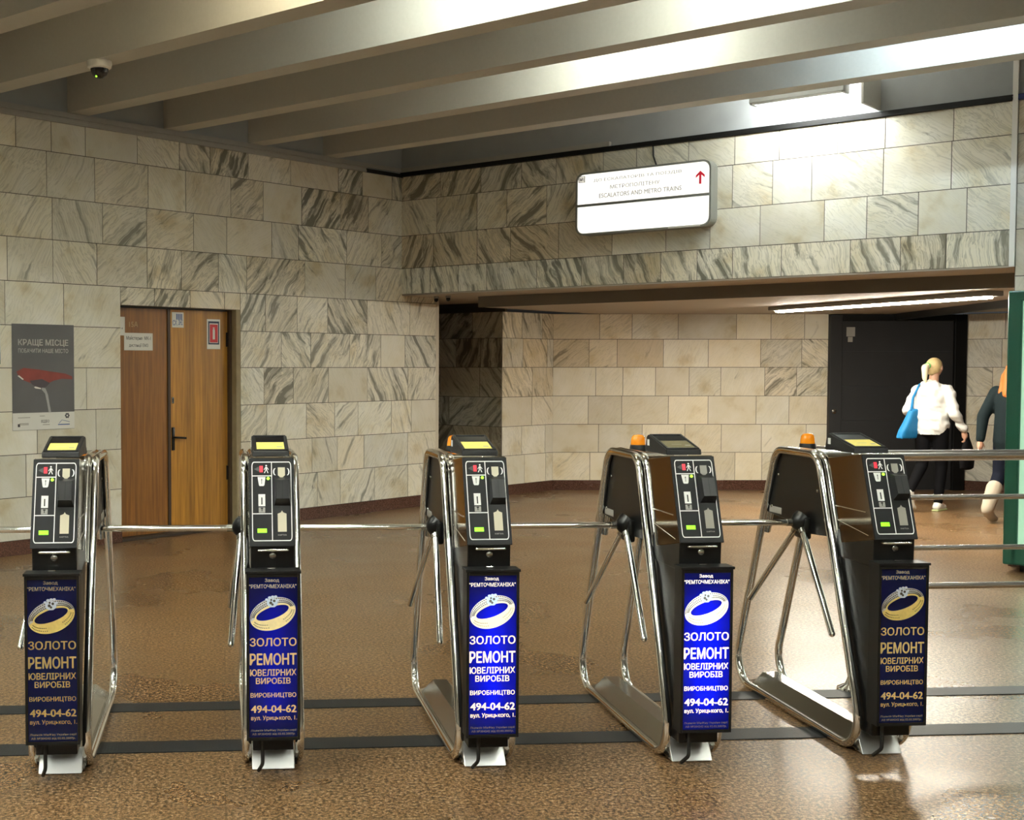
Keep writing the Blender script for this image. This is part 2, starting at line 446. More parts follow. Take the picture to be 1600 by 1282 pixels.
def st_left(s, z, g):
    v = g.uniform(.05, .3); w = g.uniform(0, .15); an = g.choice((-1, 1))*g.uniform(40, 75)
    if s < 3.9 and z > 1.3:
        v = g.uniform(.45, .95) if g.random() < .8 else g.uniform(.1, .4); w = g.uniform(.05, .35); an = -g.uniform(35, 70) if g.random() < .75 else g.uniform(40, 70)
    elif s < 2.5: v = g.uniform(.15, .7); w = g.uniform(0, .3)
    if s > 3.6 and 2.4 < z < 3.45 and s < 5: v = g.uniform(.3, .6)
    return v, g.uniform(.84, 1.04), w, an
def st_head(s, z, g):
    if s < 2.4:
        v = g.uniform(.5, .9); w = g.uniform(.2, .75) if z < 3.05 else g.uniform(.1, .35); an = g.choice((-1, 1))*g.uniform(35, 65)
    else: v = g.uniform(.08, .5); w = g.uniform(0, .15); an = -g.uniform(25, 50)
    if z < 2.7: v = g.uniform(.6, .95); w = g.uniform(.0, .35); an = -g.uniform(65, 88)
    return v, g.uniform(.86, 1.05), w, an
def st_alc(s, z, g): return g.uniform(.5, 1), g.uniform(.5, .8), g.uniform(.2, .6), g.choice((-1, 1))*g.uniform(40, 85)  # alcove shade put into the lower tile tone
def st_end(s, z, g):
    v = g.uniform(.5, .9) if z > 1.2 else g.uniform(.05, .4)
    return v, g.uniform(.8, 1), g.uniform(.25, .6) if z > 1.2 else g.uniform(.1, .4), -g.uniform(50, 80)
def st_back(s, z, g):
    v = g.uniform(.02, .3); w = g.uniform(.15, .4)
    if s < 1.2 and z > 1.5: v = g.uniform(.2, .5); w = g.uniform(.4, .7)
    an = g.uniform(30, 70)
    if s > 2.8 and 1.2 < z < 2.0: v = g.uniform(.5, .7); an = g.choice((-1, 1))*42
    return v, g.uniform(.85, 1.08), w, an
def st_plain(s, z, g): return g.uniform(.1, .5), g.uniform(.8, 1), g.uniform(0, .3), g.choice((-1, 1))*g.uniform(30, 75)

DOOR = (2.43, 3.885, 0, 2.15)
tile_wall('wall_left', C0, LD, LN, -.624, 17.5, ROWS, st_left, 5, holes=[DOOR])
hd = tile_wall('wall_header', C0, AD, NB, 0.0, 6.16, [2.40]+ROWS[7:], st_head, 8)
tile_wall('wall_pier', C0, AD, NB, 6.195, 16.5, ROWS, st_plain, 3)
struct(MB().prism([(AB(0, 0, 0).x, AB(0, 0, 0).y), tuple(AB(6.19, 0)[:2]), tuple(AB(6.19, -.7)[:2]), tuple(AB(0, -.7)[:2])], 2.385, 2.40, SOFFIT, axis='z').build('trim_3'))

# walls above the cladding, back of the header, beds
def plaster(name, p, q, z0, z1, n, m=PLASTER, t=.05):
    n = Vector(n); a = Vector(p); b = Vector(q)
    pts = [a, b, b-n*t, a-n*t]
    return struct(MB().prism([(v.x, v.y) for v in pts], z0, z1, m, axis='z').build(name))
plaster('wall_left_upper', LS(0, 0), LS(17.5, 0), 3.70, 4.5, LN)
plaster('wall_header_upper', AB(0, 0), AB(16.5, 0), 3.73, 4.5, NB)
plaster('wall_right', AB(16.5, 0), AB(16.5, 17.5), 0, 4.5, -AD, CONCRETE)
plaster('wall_rear', LS(17.5, 0), LS(17.5, 0)+AD*17.5, 0, 4.5, -LD, CONCRETE)
# left wall edge at the alcove, with its pale corner bead
struct(MB().prism([tuple(LS(-.60, .006)[:2]), tuple(LS(-.655, .006)[:2]), tuple(LS(-.655, -.05)[:2]), tuple(LS(-.60, -.05)[:2])], 0, 2.385, plain('pale_corner_bead', (.55, .50, .40), .5), axis='z').build('trim_4'))
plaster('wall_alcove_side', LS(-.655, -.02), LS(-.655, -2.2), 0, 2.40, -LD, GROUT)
E0 = Vector((3.406, 15.542, 0)); E1 = Vector((4.22, 16.22, 0))
tile_wall('wall_alcove', E0-AD*1.9, AD, NB, 0, 1.9, ROWS[:6]+[2.27], st_alc, 21)
ed = (E1-E0); el = ed.length; ed.normalize(); en = Vector((ed.y, -ed.x, 0))
tile_wall('wall_passage_end', E0, ed, en, 0, el, ROWS[:6]+[2.27], st_end, 31)
G0 = Vector((7.75, 15.96, 0)); bd = (G0-E1); bl = bd.length; bd.normalize(); bn = Vector((bd.y, -bd.x, 0))
tile_wall('wall_passage_back', E1, bd, bn, 0, bl, ROWS[:6]+[2.27], st_back, 17)
G1 = Vector((9.48, 15.83, 0))
tile_wall('wall_passage_right', G1, AD, -bn if False else NB, 0, 5.0, ROWS[:6]+[2.27], st_plain, 12)
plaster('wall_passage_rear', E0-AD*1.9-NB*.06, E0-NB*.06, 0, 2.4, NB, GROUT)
# baseboards
def base(name, p, q, n, d=.012, h=.125):
    n = Vector(n); pts = [p-n*.02, q-n*.02, q+n*d, p+n*d]
    return struct(MB().prism([(v.x, v.y) for v in pts], 0, h, SKIRT, axis='z').build(name))
base('baseboard_left', LS(-.6, 0), LS(2.43, 0), LN)
base('baseboard_left.001', LS(3.885, 0), LS(17.5, 0), LN)
base('baseboard_pier', AB(6.195, 0), AB(16.5, 0), NB)
base('baseboard_alcove', E0-AD*1.9, E0, NB)
base('baseboard_end', E0, E1, en)
base('baseboard_back', E1, G0, bn)
base('baseboard_right', G1, G1+AD*5, NB)
# ceilings
poly_slab('ceiling', [tuple(AB(-.3, -.05)[:2]), tuple(AB(16.6, -.05)[:2]), tuple(AB(16.6, 18)[:2]), tuple((LS(17.8, -.3))[:2])], 4.5, 4.6, CONCRETE)
lo = [AB(.55, -.7), AB(11, -.7), AB(11, -6), AB(.55, -6)]
poly_slab('ceiling_passage', [tuple(p[:2]) for p in lo], 2.268, 2.40, SOFFIT)
struct(MB().prism([tuple(AB(.55, -.698)[:2]), tuple(AB(6.19, -.698)[:2]), tuple(AB(6.19, -.71)[:2]), tuple(AB(.55, -.71)[:2])], 2.262, 2.388, STEPP, axis='z').build('trim_5'))
poly_slab('ceiling_alcove', [tuple(p[:2]) for p in (AB(-1.5, 0), AB(.55, 0), AB(.55, -6), AB(-1.5, -6))], 2.386, 2.42, SOFFIT)
poly_slab('ceiling_roof', [tuple(p[:2]) for p in (AB(-3, -.06), AB(11, -.06), AB(11, -6), AB(-3, -6))], 2.43, 2.5, GROUT)
# pier return beside the opening, and far dark side of the passage
plaster('wall_pier_side', AB(6.19, -.01), AB(6.19, -.7), 0, 2.40, -AD, MARBLE if False else SOFFIT)
plaster('wall_passage_far', AB(6.24, -.72), AB(11, -.72), 0, 2.40, -NB, SOFFIT)
# black line and white angle of the header, cornice of the left wall
def bar(name, p, q, n, d0, d1, z0, z1, m):
    pts = [p+n*d0, q+n*d0, q+n*d1, p+n*d1]
    return struct(MB().prism([(v.x, v.y) for v in pts], z0, z1, m, axis='z').build(name))
bar('trim_6', AB(.0, 0), AB(6.16, 0), NB, 0, .03, 3.70, 3.745, BLACKM)
bar('trim_7', AB(.0, 0), AB(2.6, 0), NB, 0, .045, 3.745, 3.79, CORNICE)
bar('trim_8', AB(6.155, 0), AB(6.195, 0), NB, 0, .03, 2.39, 4.3, WHITE)
bar('trim_9', AB(6.195, 0), AB(16.5, 0), NB, 0, .03, 3.70, 3.745, plain('dark_blue_line', (.01, .02, .12), .4))
cb = MB()
prof = [(.0, 3.69), (.035, 3.69), (.035, 3.712), (.028, 3.715), (.028, 3.735), (.045, 3.738), (.045, 3.755), (.035, 3.757), (.035, 3.785), (0, 3.785)]
p0, p1 = LS(.62, 0), LS(17.5, 0)
vs = [p0+LN*d+Vector((0, 0, z)) for d, z in prof]+[p1+LN*d+Vector((0, 0, z)) for d, z in prof]
n_ = len(prof); fs = [(i, (i+1) % n_, n_+(i+1) % n_, n_+i) for i in range(n_)]+[tuple(range(n_))[::-1], tuple(range(n_, 2*n_))]
cb.add(vs, fs, CORNICE); struct(cb.build('trim_10'))
bar('trim_11', LS(0, 0), LS(.62, 0), LN, 0, .02, 3.69, 3.73, BLACKM)
bar('trim_12', LS(0, 0), LS(.62, 0), LN, 0, .03, 3.745, 3.785, CORNICE)
# ceiling beams run along the header
BEAMS = [1.05+1.057*i for i in range(16)]
for i, b0 in enumerate(BEAMS):
    pts = [AB(-.02-.04*b0*.98, b0), AB(16.4, b0), AB(16.4, b0+.21), AB(-.02-.04*(b0+.21)*.98, b0+.21)]
    struct(MB().prism([(v.x, v.y) for v in pts], 3.79, 4.5, CONCRETE, axis='z').build('ceiling_beam'))
pl = [AB(5.12, .0), AB(5.14, .0), AB(5.14, .42), AB(5.12, .42)]
struct(MB().prism([(v.x, v.y) for v in pl], 3.76, 4.02, CONCRETE, axis='z').build('trim_13'))

# ------------------------------------------------------------------ fluorescent lamps between the beams
def tube_lamp(a, b, z, label, m=TUBEM, L=1.25, back=True, group='tube lamps in the ceiling bays'):
    ang = math.atan2(AD.y, AD.x)
    o = empty('tube_lamp', AB(a, b, z), ang, label, 'lamp', group)
    MB().box(-L/2, L/2, -.05, .05, 0, .05, LAMPWHITE, .006).build('housing', o)
    MB().tube([(-L/2+.03, .0, -.03), (L/2-.03, .0, -.03)], .016, m).build('tube', o)
    for s in (-1, 1): MB().box(s*(L/2-.02)-.012, s*(L/2-.02)+.012, -.02, .02, -.05, .004, LAMPWHITE, .003).build('tube_holder', o)
    return o
gl = 'white tube lamp hidden in the ceiling bays between the beams'
FRONT = plain('added_fill_tube', (1, 1, 1), .5, emit=(.96, 1, .90), es=TUBE*1.5)  # stronger tubes for unseen bays, added to brighten the chrome and foreground
for gi, aa in enumerate([6.15, 4.15, 5.6, 4.35, 4.0]+[5.5, 4.5]*5):
    b = BEAMS[gi+1]-.11 if gi+1 < len(BEAMS) else None
    if b is None: continue
    m = TUBEC if gi == 0 else (TUBEW if gi == 4 else (FRONT if gi > 5 else TUBEM))
    tube_lamp(aa, b, 4.18, gl, m)
    if gi >= 3: tube_lamp(aa+5.2, b, 4.18, gl, FRONT if gi > 5 else TUBEM)
    if gi >= 6 and gi % 2 == 0: tube_lamp(aa-3.0, b, 4.18, gl, TUBEM)  # extra unseen lamps added as fill
# the visible fitting in front of the header
ang = math.atan2(AD.y, AD.x)
o = empty('tube_lamp', AB(4.62, .5, 3.86), ang, 'grey tube lamp fitting above the lit direction sign, aimed at the marble', 'lamp')
hb = MB(); hb.prism([(-.045, 0), (.03, -.005), (.045, .02), (-.03, .05)], -.40, .40, LAMPGREY, axis='x', bev=.004)
hb.build('housing', o)
MB().tube([(-.37, .075, .065), (.37, .075, .065)], .016, plain('header_tube', (1, 1, 1), .5, emit=(.97, 1, .95), es=TUBE*1.9)).build('tube', o)
for s in (-1, 1):
    e = MB(); e.box(s*.39-.012, s*.39+.012, -.02, .095, -.01, .1, LAMPGREY, .003); e.tube([(s*.36, 0, .03), (s*.36, 0, .64)], .006, LAMPGREY); e.build('bracket', o)

# ------------------------------------------------------------------ passage lamp
q0, q1 = Vector((6.21, 14.02, 0)), Vector((6.81, 10.95, 0)); dv = q1-q0; LL = dv.length
mid = (q0+q1)/2; pa = math.atan2(dv.y, dv.x)
o = empty('ceiling_lamp', (mid.x, mid.y, 2.27), pa, 'long thin grey strip lamp glowing under the low passage ceiling', 'lamp')
MB().box(-LL/2-.05, LL/2+.05, -.09, .09, -.05, 0, LAMPGREY, .012).build('housing', o)
for s in (-1, 1):
    MB().box(s*LL/4-LL/4+.03, s*LL/4+LL/4-.03, -.05, .05, -.068, -.045, PASSL, .008).build('diffuser', o)

# ------------------------------------------------------------------ double door of the workshop
wd1 = wood_mat('dark_oak_veneer', (.15, .055, .008), (.27, .11, .016), False)
wd2 = wood_mat('honey_oak_boards', (.24, .105, .010), (.44, .215, .025), True)
JAMB = plain('worn_beige_jamb', (.26, .21, .12), .7, vary=.25, scale=14)
la = math.atan2(LN.y, LN.x)
# door frame of coordinates: x runs along the wall (to the right in the photo), y out of the wall
dm = math.atan2(-LD.y, -LD.x)
door = empty('door_1', LS(3.885, 0), dm); struct(door)
def dbox(name, x0, x1, y0, y1, z0, z1, m, parent=None, bev=.003):
    return MB().box(x0, x1, y0, y1, z0, z1, m, bev).build(name, parent or door)
# local +y points into the wall (LN is -y): wall face at y=0
lf = dbox('door_leaf', -.02, .622, .10, .14, .03, 2.135, wd1)
rf = dbox('door_leaf', .648, 1.37, .095, .14, .03, 2.135, wd2)
dbox('astragal', .618, .652, .088, .10, .03, 2.135, plain('dark_brown_edge', (.035, .016, .006), .5))
dbox('frame', 1.37, 1.40, .06, .16, 0, 2.15, plain('brown_door_frame', (.05, .026, .01), .6))
dbox('frame', -.03, 1.455, .10, .16, 2.135, 2.16, BLACKM)
dbox('jamb', 1.40, 1.456, -.004, .16, 0, 2.152, JAMB)
dbox('lintel_reveal', -.01, 1.456, .0, .1, 2.15, 2.156, JAMB)
dbox('threshold', -.01, 1.42, .0, .16, 0, .028, plain('dark_threshold', (.03, .018, .01), .6))
dbox('door_back', -.06, 1.5, .16, .2, 0, 2.3, BLACKM)
hh = MB(); hh.box(.662, .697, .083, .096, .80, 1.02, BLACK, .006); hh.tube(fillet([(.68, .09, .925), (.68, .05, .925), (.80, .045, .915)], [0, .012, 0]), .010, BLACK)
hh.build('door_handle', rf)
kk = MB(); kk.box(.664, .69, .086, .096, 1.245, 1.305, STEEL, .003); kk.box(.672, .681, .084, .09, 1.262, 1.292, BLACKM); kk.build('lock_plate', rf)
for z in (.55, 1.86): dbox('hinge', 1.352, 1.382, .08, .098, z-.07, z+.07, BLACK, rf)
MB().text('15А', Matrix.Translation((.225, .0985, 1.985)) @ Matrix.Rotation(R(90), 4, 'X'), .10, .05, plain('chalk', (.42, .30, .16), .9)).build('chalk_number', lf)

# flat notices; x along the wall to the right, y into the wall
PAPER = plain('white_paper', (.72, .72, .68), .6)
INK = plain('dark_ink', (.06, .06, .07), .6)
BLUEINK = plain('blue_ink', (.03, .10, .32), .6)
DEEPRED = plain('sign_red', (.55, .02, .03), .5)
NAVY = plain('sign_navy', (.02, .03, .07), .5)
PM = Matrix.Rotation(R(90), 4, 'X')
def at(x, z, y): return Matrix.Translation((x, y, z)) @ PM
def notice(name, x0, x1, z0, z1, yd, label, m=PAPER, cat='notice', t=.004):
    """a flat sheet fixed yd deep in the door coordinates"""
    o = empty(name, LS(3.885, 0), dm, label, cat)
    xm = (x0+x1)/2; o.location = LS(3.885-xm, -yd, z0)
    o.rotation_euler = (0, 0, dm)
    MB().box(-(x1-x0)/2, (x1-x0)/2, -t, 0, 0, z1-z0, m, .001, seg=1).build('sheet', o)
    return o
DY = .0995
o = notice('notice', .0, .125, 1.88, 2.02+.03, DY, 'small white notice at the top left corner of the dark door leaf')
g = MB(); g.lathe([(.008, 0), (.008, .001)], BLUEINK, 12, at(0, .125, -.0045)); g.text('М-114', at(0, .065, -.0046), .075, .022, INK); g.build('printing', o)
o = notice('door_sign', .115, .445, 1.745, 1.905, DY, 'white door plate reading the workshop name on the dark leaf', cat='sign')
g = MB(); g.text('Майстерня  МК-1', at(0, .11, -.0046), .28, .042, INK, .012); g.text('дистанції ЕМЗ', at(0, .045, -.0046), .22, .036, INK, .008); g.build('lettering', o)
o = notice('notice', .672, .815, 1.965, 2.11, .0945, 'blue and white poster scrap at the top of the honey oak leaf')
g = MB(); rr = random.Random(3)
g.text('СХ.', at(-.035, .045, -.0046), .055, .05, BLUEINK, .02)
for i in range(4): g.box(-.02+i*.02, -.008+i*.02, -.0046, -.004, .075, .13, BLUEINK)
g.text('ЗНІ', at(.03, .05, -.0046), .05, .05, BLUEINK, .02); g.build('printing', o)
o = notice('safety_sign', 1.105, 1.275, 1.765, 2.055, .0945, 'red fire extinguisher sign with navy border on the honey oak leaf', cat='sign')
g = MB(); g.box(-.07, .07, -.005, -.004, .045, .27, NAVY); g.box(-.055, .055, -.0055, -.005, .06, .25, PAPER); g.box(-.05, .05, -.006, -.0055, .065, .24, DEEPRED); g.build('panel_print', o)
g = MB(); W2 = PAPER
g.box(-.014, .014, -.0068, -.006, .095, .185, W2, .0); g.lathe([(.014, 0), (.014, .0006)], W2, 14, at(0, .185, -.006)); g.box(-.006, .006, -.0068, -.006, .19, .212, W2); g.box(-.014, .012, -.0068, -.006, .203, .209, W2)
g.build('extinguisher_pictogram', o)

def wall_sheet(name, s0, s1, z0, z1, label, cat, m):
    """s measured from the corner along the left wall"""
    sm = (s0+s1)/2
    o = empty(name, LS(sm, .0068, z0), dm, label, cat)
    MB().box(-(s1-s0)/2, (s1-s0)/2, -.003, 0, 0, z1-z0, m, .001, seg=1).build('sheet', o)
    return o
pg = plain('poster_grey', (.105, .105, .11), .45, vary=.35, scale=2.2)
o = wall_sheet('poster', 4.393, 5.016, 1.055, 1.957, 'grey paper poster with a red bicycle saddle hung beside the wooden doors', 'poster', pg)
g = MB(); g.text('КРАЩЕ МІСЦЕ', at(0, .742, -.0036), .50, .062, PAPER, .03); g.text('ПОБАЧИТИ НАШЕ МІСТО', at(0, .676, -.0036), .50, .036, PAPER, .022)
g.build('lettering', o)
def flat(mb, pts, y, m): mb.add([(p[0], y, p[1]) for p in pts], [tuple(range(len(pts)))], m)
g = MB(); rs = plain('saddle_red', (.22, .04, .03), .5, vary=.4, scale=9); ps = plain('seat_post_grey', (.34, .34, .34), .4); dk = plain('saddle_shadow_grey', (.06, .05, .06), .5)
flat(g, [(-.27, .50), (-.20, .53), (-.05, .515), (.10, .495), (.22, .48), (.29, .455), (.29, .43), (.18, .435), (.10, .42), (.04, .395), (-.02, .375), (-.10, .39), (-.20, .425), (-.25, .455)], -.0034, rs)
flat(g, [(-.14, .42), (-.02, .435), (.06, .40), (.02, .365), (-.06, .36), (-.12, .39)], -.0036, dk)
flat(g, [(-.02, .36), (.015, .355), (.04, .30), (.055, .22), (.07, .15), (.045, .15), (.03, .23), (.01, .31), (-.025, .345)], -.0038, ps)
flat(g, [(-.10, .365), (-.085, .372), (-.03, .358), (-.03, .348), (-.085, .355)], -.0038, PAPER)
flat(g, [(-.26, .462), (-.245, .468), (-.20, .435), (-.21, .428)], -.0038, PAPER)
g.build('saddle_picture', o)
MB().box(-.311, .311, -.0034, -.0030, .002, .148, PAPER).build('white_footer', o)
g = MB()
for x, z, w in ((-.2, .105, .12), (-.2, .055, .09), (-.2, .045, .09), (.02, .04, .07), (-.02, .115, .05)): g.box(x-w/2, x+w/2, -.0042, -.0034, z, z+.006, GREYP)
g.text('ВІДЕО', at(.01, .07, -.0043), .08, .028, INK, .02)
g.box(-.262, -.24, -.0042, -.0034, .03, .055, INK)
for k in range(6):
    t = k*math.pi/3; g.lathe([(.009, 0), (.009, .0006)], INK, 8, at(.235+.016*math.cos(t), .115+.016*math.sin(t), -.0036))
g.tube([(.15, -.004, .05), (.18, -.004, .078), (.22, -.004, .07), (.26, -.004, .06)], .002, BLUEINK, 6); g.box(.14, .26, -.0042, -.0034, .035, .043, BLUEINK)
g.build('footer_print', o)
o = wall_sheet('notice', 5.125, 5.45, 1.615, 1.957, 'white and blue sheet at the left edge beside the grey poster', 'notice', PAPER)
g = MB(); g.box(-.16, .16, -.0036, -.003, .02, .10, plain('print_blue', (.08, .22, .5), .5)); g.box(-.16, .16, -.0036, -.003, .10, .15, plain('print_sky', (.45, .58, .7), .5)); g.box(-.16, .16, -.0037, -.003, .002, .035, plain('print_green', (.06, .16, .06), .5))
g.text('МЕТРО', at(0, .265, -.0038), .26, .04, INK, .02); g.build('printing', o)

# ------------------------------------------------------------------ lit direction sign on the header
sa0, sa1, sz0, sz1, sd = 2.29, 3.70, 2.885, 3.495, .14
o = empty('direction_sign', AB((sa0+sa1)/2, 0, sz0), ang, 'large lit white direction sign on the marble header with red arrow', 'sign')
hw = (sa1-sa0)/2; hh_ = sz1-sz0
# local: x along header, -y out of it (AD x z)
def rrect(x0, x1, z0, z1, r, n=6):
    out = []
    for cx, cz, a0 in ((x1-r, z1-r, 0), (x0+r, z1-r, 90), (x0+r, z0+r, 180), (x1-r, z0+r, 270)):
        for k in range(n+1):
            t = R(a0+90*k/n); out.append((cx+r*math.cos(t), cz+r*math.sin(t)))
    return out
SIGNG = plain('grey_sign_frame', (.24, .25, .23), .45, .2)
SIGNW = plain('lit_sign_face', (.35, .35, .33), .4, emit=(1, .98, .90), es=.78)
outer = rrect(-hw, hw, 0, hh_, .085); inner = rrect(-hw+.018, hw-.018, .018, hh_-.018, .07)
body = MB(); n_ = len(outer)
vs = [(p[0], 0, p[1]) for p in outer]+[(p[0], -sd, p[1]) for p in outer]+[(p[0], -sd, p[1]) for p in inner]+[(p[0], -sd+.012, p[1]) for p in inner]
fs = []
for i in range(n_):
    j = (i+1) % n_
    fs += [(i, j, n_+j, n_+i), (n_+i, n_+j, 2*n_+j, 2*n_+i), (2*n_+i, 2*n_+j, 3*n_+j, 3*n_+i)]
fs.append(tuple(range(n_)))
body.add(vs, fs, SIGNG); body.build('sign_case', o)
f_ = MB(); f_.add([(p[0], -sd+.011, p[1]) for p in inner], [tuple(range(n_))], SIGNW); f_.build('lit_face', o)
zb = hh_*.475
MB().box(-hw+.015, hw-.015, -sd-.004, -sd+.012, zb-.012, zb+.012, SIGNG).build('divider_bar', o)
FAINT = plain('faint_letters', (.10, .10, .09), .6, emit=(1, .95, .9), es=.16)  # glare of the lit face put into the letters as weak emission
g = MB(); ys = -sd+.0095
g.text('ДО ЕСКАЛАТОРІВ ТА ПОЇЗДІВ', at(-.05, hh_*.865, ys), .92, .04, FAINT, .012)
g.text('МЕТРОПОЛІТЕНУ', at(-.07, hh_*.735, ys), .52, .036, FAINT, .012)
g.text('ESCALATORS AND METRO TRAINS', at(-.02, hh_*.61, ys), .86, .042, FAINT, .02)
g.build('lettering', o)
SR = plain('sign_arrow_red', (.6, .01, .03), .5, emit=(.8, .01, .05), es=.12)
g = MB(); ax, az = hw-.11, hh_*.73
g.box(ax-.011, ax+.011, ys-.001, ys, az-.055, az+.05, SR)
for s in (-1, 1): flat(g, [(ax, az+.066), (ax+s*.044, az+.025), (ax+s*.044, az+.0), (ax, az+.038)], ys-.0005, SR)
g.build('red_arrow', o)
g = MB(); mx, mz = -hw+.065, hh_-.062
g.box(mx-.038, mx+.034, ys-.001, ys, mz-.03, mz+.03, INK); g.box(mx-.032, mx+.028, ys-.002, ys-.001, mz-.025, mz+.025, plain('badge_white', (.5, .5, .46), .5, emit=(1, .95, .85), es=.5)); g.text('М1', at(mx-.002, mz, ys-.0025), .046, .034, INK, .04)
g.build('line_badge', o)
MB().box(hw-.42, hw-.10, -sd-.002, -sd+.002, .002, .014, PAPER).build('maker_strip', o)
g = MB(); g.tube(fillet([AB(3.05, .01, 3.72), AB(3.06, .02, 3.6), AB(3.10, .02, 3.49)], [0, .1, 0]), .008, RUBBER)
tag(g.build('power_cable'), 'dark cable dropping from the black line to the lit sign', 'cable')

# ------------------------------------------------------------------ dome camera
o = empty('dome_camera', AB(1.51, 5.42, 3.79), 0, 'white dome security camera under the ceiling beam', 'camera')
Mx = Matrix.Rotation(R(180), 4, 'X')
MB().lathe([(.088, 0), (.09, .02), (.085, .045), (.068, .055)], WHITE, 28, Mx).build('housing', o)
MB().lathe([(.066, .05), (.062, .075), (.05, .10), (.03, .118), (.004, .124)], GLASSB, 28, Mx).build('dome', o)
MB().ell((-.02, -.03, -.112), (.008, .008, .008), GREENL).build('indicator', o)
for k, (aa, bb) in enumerate(((.22, -.35), (.40, -.33))):
    o = empty('mini_camera', AB(aa, bb, 2.385), 0, ('small black camera under the marble soffit, nearer the left wall', 'small black camera under the marble soffit, farther from the left wall')[k], 'camera', 'small cameras under the soffit')
    MB().lathe([(.03, 0), (.03, .02), (.024, .024)], LAMPGREY, 16, Mx).build('base', o)
    MB().ell((0, 0, -.035), (.025, .025, .03), BLACK).build('lens', o)

# ------------------------------------------------------------------ roller gate
gd = (G1-G0); gl_ = gd.length; gd.normalize(); ga = math.atan2(gd.y, gd.x)
GATE = plain('charcoal_steel_sheet', (.030, .031, .033), .55, spec=.25, vary=.15, scale=4)
gate = empty('metal_gate', G0, ga, 'wide charcoal steel gate with level seams behind the white jacket', 'gate')
g = MB()
for i in range(5): g.box(.16, gl_-.14, -.03, .02, .445*i+.01, .445*i+.4535, GATE, .0015)
g.build('panel', gate)
MB().box(0, .155, -.07, .05, 0, 2.26, GATE, .006).build('post', gate)
MB().box(gl_-.135, gl_+.02, -.07, .05, 0, 2.26, BLACKM, .006).build('post', gate)
MB().box(0, gl_, -.06, .05, 2.18, 2.262, BLACKM, .004).build('top_rail', gate)
MB().lathe([(.03, 0), (.03, .015), (.012, .02)], STEEL, 14, Matrix.Translation((.06, -.07, 1.02)) @ Matrix.Rotation(R(90), 4, 'X')).build('lock', gate)
g = MB(); g.box(.22, .33, -.033, -.03, 1.98, 2.10, GREYP); g.box(.24, .30, -.033, -.03, 1.91, 1.975, GREYP); tag(g.build('notice', None, G0, ga), 'pair of small grey notices at the top of the charcoal gate', 'notice')
q0_, q1_ = Vector((8.64, 16.0, 0)), Vector((7.85, 12.2, 0)); q1_ = q0_+(q1_-q0_)*1.0
dq = (q1_-q0_).normalized(); nq = Vector((dq.y, -dq.x, 0))
bar('trim_14', q0_, q1_, nq, -.04, .04, 2.19, 2.268, BLACKM)

# ------------------------------------------------------------------ green advertising lightbox at the pier
GRN = plain('dark_green_enamel', (.008, .075, .045), .3)
PALE = plain('pale_green_backlit', (.3, .5, .35), .5, emit=(.42, .72, .5), es=.42)
WLIT = plain('white_backlit', (.9, .95, .95), .5, emit=(.86, 1, .97), es=2.2)
o = empty('advertising_lightbox', AB(6.24, .26, 0), ang, 'tall dark green advertising lightbox standing against the right pier', 'lightbox')
g = MB(); Wb = 1.5
g.box(0, .10, -.11, .24, .06, 2.18, GRN, .012); g.box(Wb-.1, Wb, -.11, .24, .06, 2.18, GRN, .012)
g.box(.05, Wb-.05, -.11, .24, .06, .20, GRN, .012); g.box(.05, Wb-.05, -.11, .24, 2.10, 2.18, GRN, .012); g.box(.08, Wb-.08, -.02, .22, .18, 2.12, GRN)
g.build('frame', o)
MB().box(.10, Wb-.1, -.085, -.02, .195, 2.105, PALE).build('panel', o)
g = MB(); g.box(.26, Wb-.2, -.092, -.085, .36, 1.0, WLIT, .0); g.box(.26, Wb-.2, -.092, -.085, 1.1, 1.95, WLIT); g.build('poster_face', o)
g = MB(); flat(g, [(.15, .30), (.18, .26), (.21, .30), (.20, .33), (.18, .31), (.16, .33)], -.087, GREENL); g.build('emblem', o)
MB().box(.1, Wb-.1, .0, .2, 0, .06, BLACKM).build('plinth', o)

# ------------------------------------------------------------------ steel railing beside the last turnstile
RAILM = plain('satin_chrome_rail', (.92, .92, .92), .24, 1.)
o = empty('railing', (3.09, 6.06, 0), R(.6), 'four-bar chrome railing right of the last turnstile', 'railing')
for z, r in ((1.160, .027), (.952, .013), (.700, .013), (.510, .016)):
    MB().tube([(-.02 if z > 1 else -.0, 0, z), (3.2, 0, z)], r, RAILM, 16).build('rail', o)
for x in (0, 3.1):
    p = MB(); p.tube([(x, 0, .02), (x, 0, 1.15)], .016, CHROME)
    p.lathe([(.07, 0), (.066, .012), (.03, .03), (.018, .06)], CHROME, 22, Matrix.Translation((x, 0, 0)))
    p.build('post', o)

# ------------------------------------------------------------------ turnstile
# local frame: x across (right in the photo), -y towards the camera, z up; origin on the floor
def ad_mats(k):
    """k: how strongly the lamp inside the advertising box burns"""
    e = {0: 0, 1: .15, 2: .55, 3: .8}[k]
    gold = plain('ad_gold_letters', (.62, .47, .22), .45, emit=(1, .93, .8) if k > 1 else (1, .85, .5), es=e)
    pale = plain('ad_pale_letters', (.5, .46, .4), .45, emit=(1, .98, .92), es=e*.8)
    rg = plain('ad_ring_gold', (.66, .50, .16), .35, emit=(1, .95, .7), es=e*1.2, vary=.25, scale=60)
    rs_ = plain('ad_ring_stones', (.42, .42, .44), .3, emit=(1, 1, .85), es=e*.85, vary=.5, scale=160)
    rd = plain('ad_ring_gaps', (.05, .04, .03), .4, emit=(.6, .6, .5), es=e*.3)
    gm = plain('ad_gem', (.55, .62, .75), .2, emit=(.6, .9, 1), es=e*.8)
    return dict(gold=gold, pale=pale, rg=rg, rs=rs_, rd=rd, gm=gm)
ADBLUE = translucent_mat('blue_backlit_film', (.010, .011, .045), (.012, .07, .78), .55)
